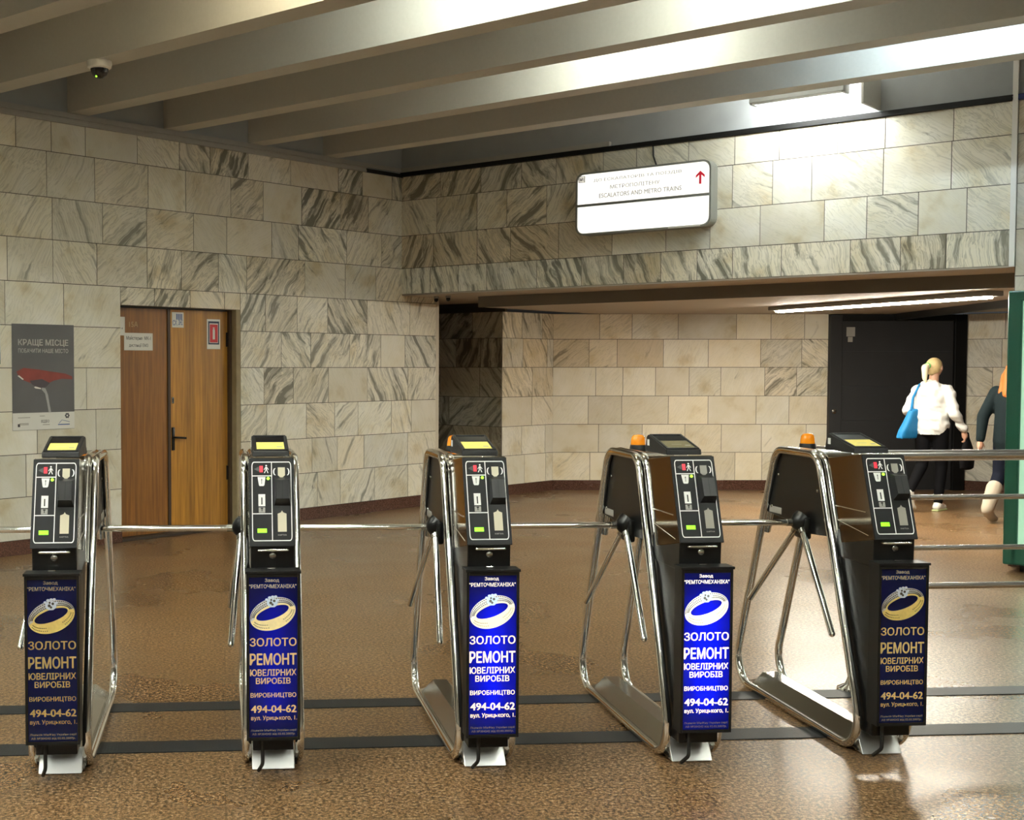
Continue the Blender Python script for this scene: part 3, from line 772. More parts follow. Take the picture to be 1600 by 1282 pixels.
INNERW = plain('grey_box_lining', (.3, .3, .3), .6)
LIT = {0: plain('ad_tube_off', (.5, .5, .5), .5), 1: plain('ad_tube_dim', (1, 1, 1), .5, emit=(.85, .92, 1), es=4.), 2: plain('ad_tube_on', (1, 1, 1), .5, emit=(.85, .93, 1), es=15), 3: plain('ad_tube_bright', (1, 1, 1), .5, emit=(.85, .93, 1), es=22)}
ADM = {k: ad_mats(k) for k in range(4)}

def face_mat(x, t, h=0.0):
    """point on the sloping reader face: x across, t from top (0) to bottom (1), h proud of it"""
    y = -.591+(-.700+.591)*t; z = 1.221+(.921-1.221)*t
    n = Vector((0, -.300, .109)).normalized()
    return Vector((x, y, z))+n*h
FX = -.006
def fp(u, w, h): return face_mat(FX-.078+.156*u, w, h)
def frect(mb, u0, u1, w0, w1, h0, h1, m):
    c = [(u0, w0), (u1, w0), (u1, w1), (u0, w1)]
    vs = [fp(*p, h0) for p in c]+[fp(*p, h1) for p in c]
    mb.add(vs, [(4, 5, 6, 7)[::-1], (0, 1, 5, 4)[::-1], (1, 2, 6, 5)[::-1], (2, 3, 7, 6)[::-1], (3, 0, 4, 7)[::-1]], m)
def fpoly(mb, pts, h, m): mb.add([fp(*p, h) for p in pts], [tuple(range(len(pts)))], m)

def make_turnstile():
    T = empty('turnstile', (0, 0, 0))
    # tubular side frames, each a closed loop down to the floor
    for s in (-1, 1):
        x = s*.105
        loop = fillet([(x, -.675, .0185), (x, -.235, 1.21), (x, .20, 1.21), (x, .67, .0185)], [.13, .10, .10, .13], True)
        MB().tube(loop, .0185, CHROME, 14, True).build('side_frame', T)
        xi = s*.071
        inn = fillet([(xi, -.388, .80), (xi, -.233, 1.213), (xi, .198, 1.213), (xi, .365, .80)], [0, .10, .10, 0])
        MB().tube(inn, .0165, CHROME, 14).build('inner_tube', T)
    # mechanism case between the frames
    g = MB(); prof = [(-.355, .865), (-.25, 1.15), (-.205, 1.20), (.17, 1.20), (.215, 1.15), (.325, .90), (.10, .885), (-.12, .85)]
    g.prism(prof, -.092, .092, BLACK, bev=.004); case = g.build('mechanism_case', T)
    for s in (-1, 1):
        for y, z in ((-.20, 1.05), (.20, 1.09), (.27, .935), (-.27, .93)):
            g = MB(); g.lathe([(.008, 0), (.007, .003), (.003, .004)], STEEL, 10, Matrix.Translation((s*.0915, y, z)) @ Matrix.Rotation(R(90*s), 4, 'Y'))
            g.build('screw', case)
        MB().box(min(s*.092, s*.094), max(s*.092, s*.094), .16, .29, .905, .935, GREYP, .001).build('plate', case)
    g = MB(); tp = fillet([(0, -.372, .84), (0, -.233, 1.222), (0, .198, 1.222), (0, .35, .84)], [0, .09, .09, 0])
    vs = []; fs = []
    for p in tp: vs += [(-.066, p.y, p.z), (.066, p.y, p.z)]
    for i in range(len(tp)-1): fs.append((2*i, 2*i+1, 2*i+3, 2*i+2))
    g.add(vs, fs, DSTEEL, True); g.build('top_cover', T)
    # beacon
    bc = MB().lathe([(.038, 1.218), (.036, 1.238), (.034, 1.242)], BLACKM, 24, Matrix.Translation((.0, .10, 0))).build('beacon', T)
    MB().lathe([(.034, 1.241), (.032, 1.262), (.029, 1.277), (.021, 1.286), (.008, 1.289)], AMBER, 24, Matrix.Translation((.0, .10, 0))).build('beacon_lens', bc)
    # base plate with sloping sides
    g = MB()
    a = [(-.095, .02), (-.034, .085), (.034, .085), (.095, .02)]
    ys = [(-.60, 0.25), (-.52, 1), (.47, 1), (.555, .25)]
    vs = []
    for y, k in ys: vs += [(x, y, .012+(z-.012)*k) for x, z in a]
    fs = [(i*4+j, i*4+j+1, i*4+j+5, i*4+j+4) for i in range(3) for j in range(3)]+[(0, 3, 2, 1), (12, 13, 14, 15)]
    g.add(vs, fs, STEEL); g.build('base_plate', T)
    MB().prism([(-.622, .004), (-.565, .09), (-.555, .09), (-.555, .004)], -.084, .084, PLATEM, bev=.003).build('front_plate', T)
    # black pedestal under the reader
    g = MB(); g.prism([(-.69, .80), (-.345, .80), (-.575, .10), (-.69, .10)], -.083, .076, BLACK, bev=.004); g.build('pedestal', T)
    # lock box with pull bar
    g = MB(); g.prism([(-.695, .905), (-.69, .79), (-.38, .79), (-.38, .905)], -.090, .080, BLACK, bev=.004); lk = g.build('coin_box', T)
    g = MB(); g.tube(fillet([(-.062, -.695, .889), (-.058, -.715, .889), (.052, -.715, .889), (.056, -.695, .889)], [0, .006, .006, 0]), .0055, CHROME, 10); g.build('pull_bar', lk)
    MB().lathe([(.013, 0), (.013, .006), (.009, .009)], STEEL, 18, Matrix.Translation((-.005, -.694, .866)) @ Matrix.Rotation(R(90), 4, 'X')).build('lock', lk)
    # reader unit
    g = MB(); g.prism([(-.583, 1.240), (-.706, .903), (-.665, .895), (-.425, .852), (-.288, 1.205)], FX-.087, FX+.087, DSTEEL, bev=.003); rd = g.build('reader_housing', T)
    for s in (-1, 1):
        x = FX+s*.0862
        g = MB(); g.tube([(x, -.63, 1.005), (x, -.370, 1.005)], .003, CHROME, 8); g.build('trim_rod', rd); g = MB(); g.tube([(x, -.655, .912), (x, -.392, .946)], .0022, CHROME, 8); g.build('trim_rod', rd)
    g = MB(); frect(g, -.065, 1.065, -.045, 1.06, -.002, .008, PANELB); g.build('control_panel', rd)
    h = .0085
    # white outline
    g = MB(); t = .022; tw = .0125
    o_ = rrect(0, 1, 0, 1, .06, 4); i_ = rrect(t, 1-t, tw, 1-tw, .045, 4); n_ = len(o_)
    g.add([fp(p[0], 1-p[1], h) for p in o_]+[fp(p[0], 1-p[1], h) for p in i_], [(i, (i+1) % n_, n_+(i+1) % n_, n_+i) for i in range(n_)], LINEW)
    fpoly(g, [(.492, .01), (.514, .01), (.514, .99), (.492, .99)], h, LINEW)
    for w in (.175, .652): fpoly(g, [(.01, w), (.5, w), (.5, w+.0125), (.01, w+.0125)], h, LINEW)
    g.build('white_outline', rd)
    g = MB(); frect(g, .20, .285, .055, .135, h, h+.001, RED); g.build('red_signal', rd)
    g = MB(); fpoly(g, [(.06, .095), (.19, .06), (.19, .13)], h, DGREY)
    # walking figure
    px, pw = .37, .052
    g.lathe([(.0035, 0), (.0035, .0006)], LINEW, 10, Matrix.Translation(fp(px, pw, h)) @ Matrix.Rotation(R(70), 4, 'X'))
    fpoly(g, [(px-.02, .068), (px+.02, .068), (px+.016, .105), (px-.016, .105)], h, LINEW)
    fpoly(g, [(px-.014, .10), (px+.004, .10), (px-.035, .145), (px-.06, .145)], h, LINEW); fpoly(g, [(px-.002, .10), (px+.016, .10), (px+.055, .145), (px+.03, .145)], h, LINEW)
    fpoly(g, [(px-.02, .068), (px-.008, .072), (px-.05, .108), (px-.06, .10)], h, LINEW); fpoly(g, [(px+.02, .068), (px+.06, .098), (px+.05, .106), (px+.008, .074)], h, LINEW)
    g.build('pictogram', rd)
    g = MB(); fpoly(g, [(.15, .195), (.35, .195), (.32, .295), (.30, .31), (.20, .31), (.18, .295)], h, LINEW)
    fpoly(g, [(.245, .225), (.258, .225), (.258, .285), (.245, .285)], h+.0005, BLACKM); fpoly(g, [(.252, .213), (.27, .235), (.234, .235)], h+.0005, BLACKM)
    g.build('card_mark', rd)
    g = MB(); g.lathe([(.0062, 0), (.006, .002), (.003, .004)], GREENL, 14, Matrix.Translation(fp(.415, .215, h)) @ Matrix.Rotation(R(70), 4, 'X')); g.build('status_light', rd)
    g = MB(); frect(g, .165, .335, .415, .565, h, h+.002, LINEW); frect(g, .235, .265, .455, .545, h+.002, h+.0025, BLACKM)
    frect(g, .17, .33, .58, .645, h, h+.002, GREYP); frect(g, .22, .28, .585, .60, h+.002, h+.0025, BLACKM); frect(g, .24, .26, .60, .63, h+.002, h+.0025, BLACKM)
    g.build('coin_slot', rd)
    g = MB(); frect(g, .135, .365, .845, .895, h, h+.001, GREEN); g.build('green_display', rd)
    # card hood: a wedge standing proud of the face
    g = MB()
    c = [(.59, .245), (.945, .245), (.945, .53), (.59, .53)]
    vs = [fp(*p, h) for p in [(.56, .20), (.97, .20), (.97, .56), (.56, .56)]]+[fp(.60, .26, .040), fp(.93, .26, .040), fp(.93, .50, .046), fp(.60, .50, .046)]
    g.add(vs, [(7, 6, 5, 4), (4, 5, 1, 0), (5, 6, 2, 1), (6, 7, 3, 2), (7, 4, 0, 3)], HOOD)
    g.add([fp(.757, .27, .0405), fp(.773, .27, .0405), fp(.773, .49, .0465), fp(.757, .49, .0465)], [(3, 2, 1, 0)], BLACKM)
    g.build('card_hood', rd)
    g = MB(); fpoly(g, [(.56, .53), (.97, .53), (.97, .66), (.56, .66)], h+.0005, BLACKM); g.build('card_slot', rd)
    g = MB(); fpoly(g, [(.66, .075), (.84, .075), (.84, .175), (.75, .215), (.66, .175)], h+.001, CREAM); g.build('upper_label', rd)
    g = MB(); fpoly(g, [(.64, .66), (.72, .645), (.75, .62), (.78, .645), (.86, .66), (.86, .885), (.64, .885)], h+.001, CREAM); g.build('lower_label', rd)
    for s, x0 in ((1, .905), (-1, .59)):
        g = MB()
        pts = [(x0+s*.05*math.cos(a), .13+.045*math.sin(a)) for a in [R(q) for q in range(-80, 100, 20)]]
        for p, q in zip(pts, pts[1:]): fpoly(g, [p, q, (q[0]-s*.03, q[1]), (p[0]-s*.03, p[1])], h+.0006, LINEW)
        g.build('arrow_print', rd)
    g = MB(); g.text('КАРТКА', Matrix.Translation(fp(.75, .925, h+.001)) @ Matrix.Rotation(R(70), 4, 'X'), .033, .006, GREYP)
    g.build('small_print', rd)
    # display head on top
    hx0, hx1 = -.0775, .0705
    g = MB(); g.prism([(-.497, 1.236), (-.492, 1.258), (-.262, 1.308), (-.245, 1.300), (-.228, 1.236)], hx0, hx1, BLACKT, bev=.004); hd_ = g.build('display_head', T)
    def hp(x, t, k): return Vector((x, -.492+.230*t, 1.258+.05*t+k))
    def hrect(mb, x0, x1, t0, t1, k, m): mb.add([hp(x0, t0, k), hp(x1, t0, k), hp(x1, t1, k), hp(x0, t1, k)], [(0, 1, 2, 3)], m)
    g = MB()
    for x0, x1, t0, t1 in ((hx0+.006, hx1-.006, .03, .075), (hx0+.006, hx1-.006, .93, .97), (hx0+.006, hx0+.013, .03, .97), (hx1-.013, hx1-.006, .03, .97)):
        vs = [hp(x0, t0, .004), hp(x1, t0, .004), hp(x1, t1, .004), hp(x0, t1, .004), hp(x0, t0, -.001), hp(x1, t0, -.001), hp(x1, t1, -.001), hp(x0, t1, -.001)]
        g.add(vs, [(0, 1, 2, 3), (4, 5, 1, 0), (5, 6, 2, 1), (6, 7, 3, 2), (7, 4, 0, 3)], BLACKT)
    g.build('rim', hd_)
    g = MB(); hrect(g, hx0+.016, hx1-.016, .58, .91, .0012, GLASSB); g.build('display_window', hd_)
    g = MB(); hrect(g, hx0+.018, hx1-.018, .11, .54, .0015, YELLOW); g.build('yellow_label', hd_)
    g = MB(); hrect(g, -.03, .012, .30, .315, .002, GREYP); hrect(g, .022, .045, .22, .27, .002, GREYP); g.build('label_print', hd_)
    MB().box(hx0-.002, hx0, -.285, -.262, 1.262, 1.288, LINEW).build('side_sticker', hd_)
    # tripod hub on the left and its three arms
    g = MB(); ax = Vector((-1, 0, -1)).normalized()
    Q = Vector((0, 0, 1)).rotation_difference(ax).to_matrix().to_4x4()
    hc = Vector((-.118, -.088, .898))
    g.lathe([(.046, -.03), (.046, -.01), (.042, .008), (.036, .026), (.022, .036), (.004, .039)], BLACK, 26, Matrix.Translation(hc) @ Q)
    g.box(-.120, -.085, -.140, -.030, .825, .925, BLACK, .012); hub = g.build('hub', T)
    for d in (Vector((-1, 0, .004)), Vector((-.08, -.705, -.705)), Vector((-.08, .705, -.705))):
        d.normalize(); g = MB()
        p0 = hc+d*.012; p1 = hc+d*.60
        g.tube([p0, p0+d*.05], .0165, STEEL, 14); g.tube([p0+d*.04, p1-d*.006], .0135, CHROME, 16); g.caps(p1-d*.012, p1-d*.008, .0135, .0135, CHROME)
        g.build('arm', T)
    # floor stub with flange under the pedestal, and cable
    g = MB(); g.tube(fillet([(-.045, -.70, .19), (-.045, -.70, .05), (-.06, -.66, .012)], [0, .03, 0]), .0075, RUBBER, 8); g.build('cable', T)
    # advertising box
    x0, x1, y0, y1, z0, z1 = -.108, .097, -.775, -.693, .164, .8185
    g = MB(); b = .010
    g.box(x0, x0+b, y0, y1, z0, z1, BLACKM, .001); g.box(x1-b, x1, y0, y1, z0, z1, BLACKM, .001)
    g.box(x0+b, x1-b, y0, y1, z0, z0+.012, BLACKM); g.box(x0-.004, x1+.004, y0-.006, y1, z1-.010, z1, BLACKM, .001); g.box(x0+b, x1-b, y0, y0+.014, z1-.024, z1-.010, BLACKM)
    g.box(x0+b, x1-b, y1-.004, y1, z0+.012, z1-.010, BLACKM)
    g.box(x0+b, x1-b, y1-.006, y1-.004, z0+.012, z1-.01, INNERW); g.box(x0+b, x0+b+.002, y0+.012, y1-.006, z0+.012, z1-.01, INNERW); g.box(x1-b-.002, x1-b, y0+.012, y1-.006, z0+.012, z1-.01, INNERW)
    ad = g.build('advertising_box', T)
    MB().box(x0+b, x1-b, y0+.004, y0+.007, z0+.012, z1-.012, ADBLUE).build('blue_panel', ad)
    MB().tube([((x0+x1)/2, y1-.032, z0+.10), ((x0+x1)/2, y1-.032, z1-.13)], .009, LIT[0], 12).build('inner_lamp', ad)
    MB().box(-.025, .005, -.735, -.715, z1, z1+.006, CHROME, .002).build('catch', ad)
    yf = y0+.0034; cx = (x0+x1)/2
    def TX(mb, s, x, y, w, hgt, m, bold=.0):
        X = cx+(x-341)*.000616; Z = .8185-(y-45)*.00063
        mb.text(s, at(X, Z, yf), w*.000616, hgt*.00063, m, bold)
    A = ADM[0]
    def line(*q):
        g = MB(); TX(g, *q); g.build('lettering', ad)
    line('ЗОЛОТО', 340, 480, 288, 50, A['gold'], .02); line('РЕМОНТ', 340, 585, 288, 70, A['gold'], .03); line('ЮВЕЛІРНИХ', 340, 667, 286, 40, A['gold'], .022)
    line('ВИРОБІВ', 340, 718, 214, 37, A['gold'], .022); line('ВИРОБНИЦТВО', 341, 808, 283, 33, A['gold'], .018); line('494-04-62', 343, 891, 280, 44, A['gold'], .028)
    line('вул. Урицького, 1.', 345, 949, 285, 33, A['gold'], .012)
    line('Завод', 333, 104, 88, 24, A['pale'], .01); line('"РЕМТОЧМЕХАНІКА"', 338, 139, 292, 24, A['pale'], .014)
    g = MB(); TX(g, 'Ліцензія МінФіну України серії', 343, 1023, 284, 16, GREYP, .0); TX(g, 'АВ №304242 від 02.02.2007р.', 343, 1046, 268, 16, GREYP, .0); g.build('fine_print', ad)
    # ring picture
    g = MB(); th = R(19)
    def rp(px, py, k=0.0): return (cx+(px-341)*.000616, yf-k, .8185-(py-45)*.00063)
    def el(c, ax_, by, t): x = ax_*math.cos(t); y = by*math.sin(t); return (c[0]+x*math.cos(th)+y*math.sin(th), c[1]-x*math.sin(th)+y*math.cos(th))
    n = 64
    oc, ic = (338, 308), (336, 301)
    O = [el(oc, 146, 96, 2*math.pi*i/n) for i in range(n)]; I = [el(ic, 106, 36, 2*math.pi*i/n) for i in range(n)]; Rm = [el(ic, 116, 47, 2*math.pi*i/n) for i in range(n)]
    for i in range(n):
        j = (i+1) % n; t = 2*math.pi*(i+.5)/n; up = math.sin(t) < 0
        mrim = A['rg']
        g.add([rp(*O[i]), rp(*O[j]), rp(*Rm[j]), rp(*Rm[i])], [(0, 1, 2, 3)], A['rs'] if up else A['rg'])
        g.add([rp(*Rm[i]), rp(*Rm[j]), rp(*I[j]), rp(*I[i])], [(0, 1, 2, 3)], A['rg'])
    for i in range(34, 64, 1):           # stones and gaps on the upper band
        for lv in (.2, .55, .85):
            t = 2*math.pi*(i+.5*(lv > .5))/n
            p = Vector(el(oc, 146, 96, t)); q = Vector(el(ic, 116, 47, t)); c_ = p.lerp(q, lv)
            s_ = 5.6
            g.add([rp(c_.x-s_, c_.y, .0004), rp(c_.x, c_.y-s_*.8, .0004), rp(c_.x+s_, c_.y, .0004), rp(c_.x, c_.y+s_*.8, .0004)], [(0, 1, 2, 3)], A['rd'])
    for i in list(range(3, 12))+list(range(20, 30)):   # pierced pattern on the lower band
        for lv in (.3, .65):
            t = 2*math.pi*(i+.5*(lv > .5))/n
            p = Vector(el(oc, 146, 96, t)); q = Vector(el(ic, 116, 47, t)); c_ = p.lerp(q, lv); s_ = 5.2
            g.add([rp(c_.x-s_, c_.y, .0004), rp(c_.x, c_.y-s_*.6, .0004), rp(c_.x+s_, c_.y, .0004), rp(c_.x, c_.y+s_*.6, .0004)], [(0, 1, 2, 3)], A['rd'])
    for (px, py, r_) in ((335, 240, 36), (300, 220, 10), (356, 202, 10), (370, 222, 9), (318, 208, 11), (337, 203, 10)):
        pts = [(px+r_*math.cos(k*math.pi/4+.39), py+r_*.8*math.sin(k*math.pi/4+.39)) for k in range(8)]
        g.add([rp(*p, .0008) for p in pts], [tuple(range(8))], A['gm'])
    for (px, py, r_) in ((325, 240, 10), (347, 228, 9), (336, 250, 8), (328, 222, 7)):
        pts = [(px+r_*math.cos(k*math.pi/3), py+r_*math.sin(k*math.pi/3)) for k in range(6)]
        g.add([rp(*p, .0012) for p in pts], [tuple(range(6))], A['rd'])
    g.build('ring_picture', ad)
    return T

def copy_tree(o, parent=None):
    c = o.copy(); COL.objects.link(c)
    if parent: c.parent = parent
    for ch in o.children[:]: copy_tree(ch, c)
    return c
def walk(o):
    yield o
    for ch in o.children: yield from walk(ch)

proto = make_turnstile()
TL = ['black and chrome turnstile nearest the wooden doors, leftmost in the row, its blue advert unlit',
      'second turnstile from the wooden doors, seen straight on, its blue advert dimly lit',
      'middle turnstile of the row of five, glowing blue ring advert, beacon half hidden',
      'turnstile with brightest blue ring advert, dull display label and full amber beacon',
      'turnstile beside the chrome railing, rightmost in the row, dark advert and amber beacon']
TX_ = [-.836, .0, .845, 1.692, 2.507]; TYO = [.012, .009, -.017, -.016, .02]; TK = [0, 1, 2, 3, 0]
tools = []
for i in range(5):
    o = proto if i == 0 else copy_tree(proto)
    tools.append(o)
for i, o in enumerate(tools):
    o.location = (TX_[i]+.19, 5.62+TYO[i], 0)
    tag(o, TL[i], 'turnstile', 'row of turnstiles')
    k = TK[i]; sub = {ADM[0][q]: ADM[k][q] for q in ADM[0]}; sub[LIT[0]] = LIT[k]
    if i == 3: sub[YELLOW] = YELLOWD
    if i in (2, 3, 4): sub[CREAM] = plain('dull_cream_plate', (.30, .29, .25), .3) if i != 2 else CREAM
    for p in walk(o):
        if p.type != 'MESH': continue
        for sl in p.material_slots:
            mm = sl.material
            if k or i == 3 or i == 4:
                if mm in sub and sub[mm] != mm:
                    sl.link = 'OBJECT'; sl.material = sub[mm]

# ------------------------------------------------------------------ people
SKIN = plain('skin', (.50, .28, .19), .5)
def remeshed(mb, name, parent, m, voxel=.010, smooth=6):
    """melt overlapping shapes into one continuous surface"""
    me = mb.mesh(name); t = bpy.data.objects.new('tmp', me); COL.objects.link(t)
    r = t.modifiers.new('r', 'REMESH'); r.mode = 'VOXEL'; r.voxel_size = voxel; r.use_smooth_shade = True
    s = t.modifiers.new('s', 'SMOOTH'); s.factor = .5; s.iterations = smooth
    bpy.context.view_layer.update()
    ev = t.evaluated_get(bpy.context.evaluated_depsgraph_get())
    nm = bpy.data.meshes.new_from_object(ev); nm.name = name
    bpy.data.objects.remove(t)
    nm.materials.clear(); nm.materials.append(m)
    nm.polygons.foreach_set('use_smooth', [True]*len(nm.polygons))
    o = bpy.data.objects.new(name, nm); COL.objects.link(o); o.parent = parent
    return o
def hand(mb, wrist, d, side, curl=.6):
    """palm, four unequal fingers and a thumb from the palm's side"""
    d = Vector(d).normalized(); fw = Vector((0, 1, 0)); fw = (fw-d*fw.dot(d)).normalized(); ins = d.cross(fw)*1.0
    w = Vector(wrist)
    mb.caps(w, w+d*.075, .026, .032, SKIN)
    for k, (off, ln) in enumerate(((.030, .070), (.011, .078), (-.010, .072), (-.029, .056))):
        b = w+d*.09+fw*off
        m1 = b+d*ln*.5; m2 = m1+(d*(1-curl)+ins*side*curl).normalized()*ln*.35; m3 = m2+(ins*side*.9+d*.1-d*curl).normalized()*ln*.3
        mb.caps(b, m1, .0095, .009, SKIN, 8); mb.caps(m1, m2, .009, .0085, SKIN, 8); mb.caps(m2, m3, .0085, .0075, SKIN, 8)
    t0 = w+d*.03+fw*.03; t1 = t0+(fw*.8+d*.6).normalized()*.04; t2 = t1+(d*.9+ins*side*.5).normalized()*.03
    mb.caps(t0, t1, .013, .0105, SKIN, 8); mb.caps(t1, t2, .0105, .0085, SKIN, 8)

def leg_chain(mb, J, r, m):
    for (p, q), (a, b) in zip(zip(J, J[1:]), zip(r, r[1:])): mb.caps(p, q, a, b, m)

# --- person in the white jacket, walking right and away
P1 = empty('person', (7.82, 13.62, 0), R(-52), 'person with blonde ponytail in white hooded jacket and black leggings walking right', 'person')
hipR, kneeR, ankR = (.085, 0, .90), (.088, .05, .49), (.08, .0, .095)
hipL, kneeL, ankL = (-.085, -.01, .90), (-.085, -.04, .50), (-.08, -.36, .235)
shR, elR, wrR = (.165, .0, 1.335), (.245, -.03, 1.09), (.30, .09, .90)
shL, elL, wrL = (-.165, .0, 1.335), (-.25, -.07, 1.10), (-.20, .13, 1.06)
b = MB()
b.caps((0, 0, .93), (0, .01, 1.12), .125, .105, SKIN, 16); b.caps((0, .01, 1.12), (0, .0, 1.31), .105, .115, SKIN, 16); b.caps((-.13, 0, 1.34), (.13, 0, 1.34), .06, .06, SKIN)
b.caps((0, .0, 1.38), (0, .03, 1.50), .055, .05, SKIN)
HM = Matrix.Rotation(R(-12), 4, 'Z')
b.ell((0, .045, 1.585), (.074, .092, .100), SKIN, HM); b.caps((.0, .075, 1.53), (.008, .10, 1.525), .048, .034, SKIN)
b.caps((.018, .128, 1.585), (.024, .147, 1.568), .010, .012, SKIN, 8)                # nose
for s in (-1, 1): b.ell((s*.074+.004, .035, 1.578), (.010, .020, .032), SKIN)        # ears
b.caps((.0, .125, 1.535), (.035, .120, 1.535), .009, .008, SKIN, 8)                  # lips
for sh, elb, wr, sd_ in ((shR, elR, wrR, 1), (shL, elL, wrL, -1)):
    b.caps(sh, elb, .048, .040, SKIN); b.caps(elb, wr, .040, .027, SKIN)
hand(b, wrR, (.1, .28, -1), -1); hand(b, wrL, (.05, .3, .5), 1)
leg_chain(b, [hipR, kneeR, ankR], [.085, .055, .04], SKIN); leg_chain(b, [hipL, kneeL, ankL], [.085, .055, .04], SKIN)
b.caps(ankR, (.08, .10, .045), .04, .035, SKIN); b.caps(ankL, (-.08, -.30, .12), .04, .035, SKIN)
remeshed(b, 'body', P1, SKIN, .0085, 4)
EYE = plain('dark_eye', (.03, .02, .02), .2)
g = MB()
for s in (-1, 1): g.ell((.02+s*.032, .128-.006*abs(s+.3), 1.592), (.011, .008, .008), EYE)
g.build('eyes', P1)
BLOND = plain('blonde_hair', (.52, .39, .19), .5, bump=.5, scale=130, vary=.35)
g = MB(); g.ell((-.003, .028, 1.598), (.083, .097, .098), BLOND, HM); g.caps((-.02, -.03, 1.57), (-.01, -.03, 1.54), .055, .045, BLOND)
hr = remeshed(g, 'hair', P1, BLOND, .010, 4)
# open the face: push the hair in front of the ears back inside the head
for v in hr.data.vertices:
    p = v.co
    if p.y > .05 and p.z < 1.632: v.co = Vector((.01+(p.x-.01)*.72, .03+(p.y-.03)*.5, p.z))
PALEB = plain('pale_blonde_ponytail', (.78, .70, .48), .5, bump=.5, scale=130, vary=.2)
g = MB(); g.caps((-.02, -.075, 1.61), (-.035, -.135, 1.585), .028, .036, PALEB); g.caps((-.035, -.135, 1.585), (-.04, -.125, 1.47), .038, .028, PALEB); g.caps((-.04, -.125, 1.47), (-.035, -.10, 1.41), .028, .012, PALEB)
remeshed(g, 'ponytail', P1, PALEB, .010, 4)
g = MB(); g.lathe([(.030, -.008), (.036, 0), (.030, .008)], plain('green_hair_tie', (.05, .35, .06), .5), 16, Matrix.Translation((-.024, -.088, 1.606)) @ Vector((0, 0, 1)).rotation_difference(Vector((-.2, -.9, -.3)).normalized()).to_matrix().to_4x4(), cap=False); g.build('hair_tie', P1)
JACKET = plain('white_jacket_cloth', (.62, .62, .60), .8, bump=.9, scale=16)
g = MB()
g.caps((-.05, 0, .93), (.05, 0, .93), .135, .135, JACKET, 16); g.caps((0, 0, .90), (0, .0, 1.28), .155, .15, JACKET, 18, 1.12); g.caps((-.135, 0, 1.325), (.135, 0, 1.325), .07, .07, JACKET); g.caps((0, .0, 1.36), (0, .01, 1.41), .085, .068, JACKET)
g.caps((-.06, -.07, 1.385), (.06, -.07, 1.385), .045, .045, JACKET); g.caps((-.05, -.115, 1.30), (.05, -.115, 1.30), .05, .05, JACKET); g.caps((0, -.11, 1.30), (0, -.10, 1.22), .06, .03, JACKET)
for sh, elb, wr in ((shR, elR, wrR), (shL, elL, wrL)): g.caps(sh, elb, .064, .058, JACKET); g.caps(elb, wr, .058, .045, JACKET); g.caps(Vector(wr)+Vector((0, -.02, .03)), wr, .048, .046, JACKET)
jk = remeshed(g, 'jacket', P1, JACKET, .012, 5)
from mathutils import noise
nr = [v.normal.copy() for v in jk.data.vertices]
for v, q in zip(jk.data.vertices, nr):
    p = v.co; f = noise.noise(Vector((p.x*7+p.z*5, p.y*7, p.z*15)))+.5*noise.noise(Vector((p.x*16, p.y*16, p.z*30+p.x*12)))
    v.co = p+q*(.016*f)
bm = bmesh.new(); bm.from_mesh(jk.data)
bmesh.ops.delete(bm, geom=[v for v in bm.verts if v.co.z < .845 and abs(v.co.x) < .22], context='VERTS'); bm.to_mesh(jk.data); bm.free()
LEG = plain('black_leggings', (.004, .004, .005), .8, spec=.08)
g = MB(); g.caps((-.05, 0, .88), (.05, 0, .88), .115, .115, LEG); leg_chain(g, [hipR, kneeR, ankR], [.098, .066, .048], LEG); leg_chain(g, [hipL, kneeL, ankL], [.098, .066, .048], LEG)
remeshed(g, 'leggings', P1, LEG, .011, 5)
SHOE = plain('white_trainers', (.78, .78, .74), .6); SOLE = plain('lime_sole', (.62, .72, .35), .6)
g = MB(); g.caps((.08, -.045, .045), (.08, .14, .035), .042, .036, SHOE); g.caps((.08, -.01, .07), (.08, .05, .06), .045, .042, SHOE); remeshed(g, 'shoe', P1, SHOE, .008, 3)
g = MB(); g.box(.045, .115, -.085, .175, 0, .018, SOLE, .008); g.build('sole', P1)
g = MB(); g.caps((-.08, -.40, .215), (-.08, -.30, .06), .042, .036, SHOE); g.caps((-.08, -.30, .06), (-.08, -.25, .04), .036, .032, SHOE); g.caps((-.08, -.36, .22), (-.08, -.33, .16), .046, .042, SHOE); remeshed(g, 'shoe', P1, SHOE, .008, 3)
# bags
Mrot = Matrix.Translation(P1.location) @ Matrix.Rotation(R(-52), 4, 'Z')
BB = plain('blue_bag_cloth', (.0, .15, .36), .7, bump=.3, scale=20, vary=.12)
bag = empty('shoulder_bag', P1.location+Vector((.05, -.02, 0)), R(-52), 'bright blue shoulder bag hanging behind the white jacket', 'bag')
g = MB()
top = [(-.235, -.20), (-.16, -.215), (-.13, -.05), (-.21, -.04)]; bot = [(-.34, -.32), (-.24, -.36), (-.15, -.02), (-.25, .01)]
def loft(mb, secs, m):
    n = len(secs[0]); vs = [v for s in secs for v in s]
    fs = [(i*n+k, i*n+(k+1) % n, (i+1)*n+(k+1) % n, (i+1)*n+k) for i in range(len(secs)-1) for k in range(n)]+[tuple(range(n))[::-1], tuple((len(secs)-1)*n+k for k in range(n))]
    mb.add(vs, fs, m, True)
secs = []
for t, z, bul in ((0, .80, .9), (.05, .79, 1), (.3, .88, 1.12), (.6, .98, 1.08), (.9, 1.10, 1.0), (1, 1.125, .9)):
    q = [Vector(b_).lerp(Vector(a_), t) for a_, b_ in zip(top, bot)]; c_ = sum(q, Vector((0, 0)))/4
    rr_ = []
    for k in range(4):
        p, q2 = q[k], q[(k+1) % 4]
        for u in (0.12, .37, .63, .88): x = p.lerp(q2, u); x = c_+(x-c_)*bul*(1.0 if u in (.12, .88) else 1.06); rr_.append((x.x, x.y, z))
    secs.append(rr_)
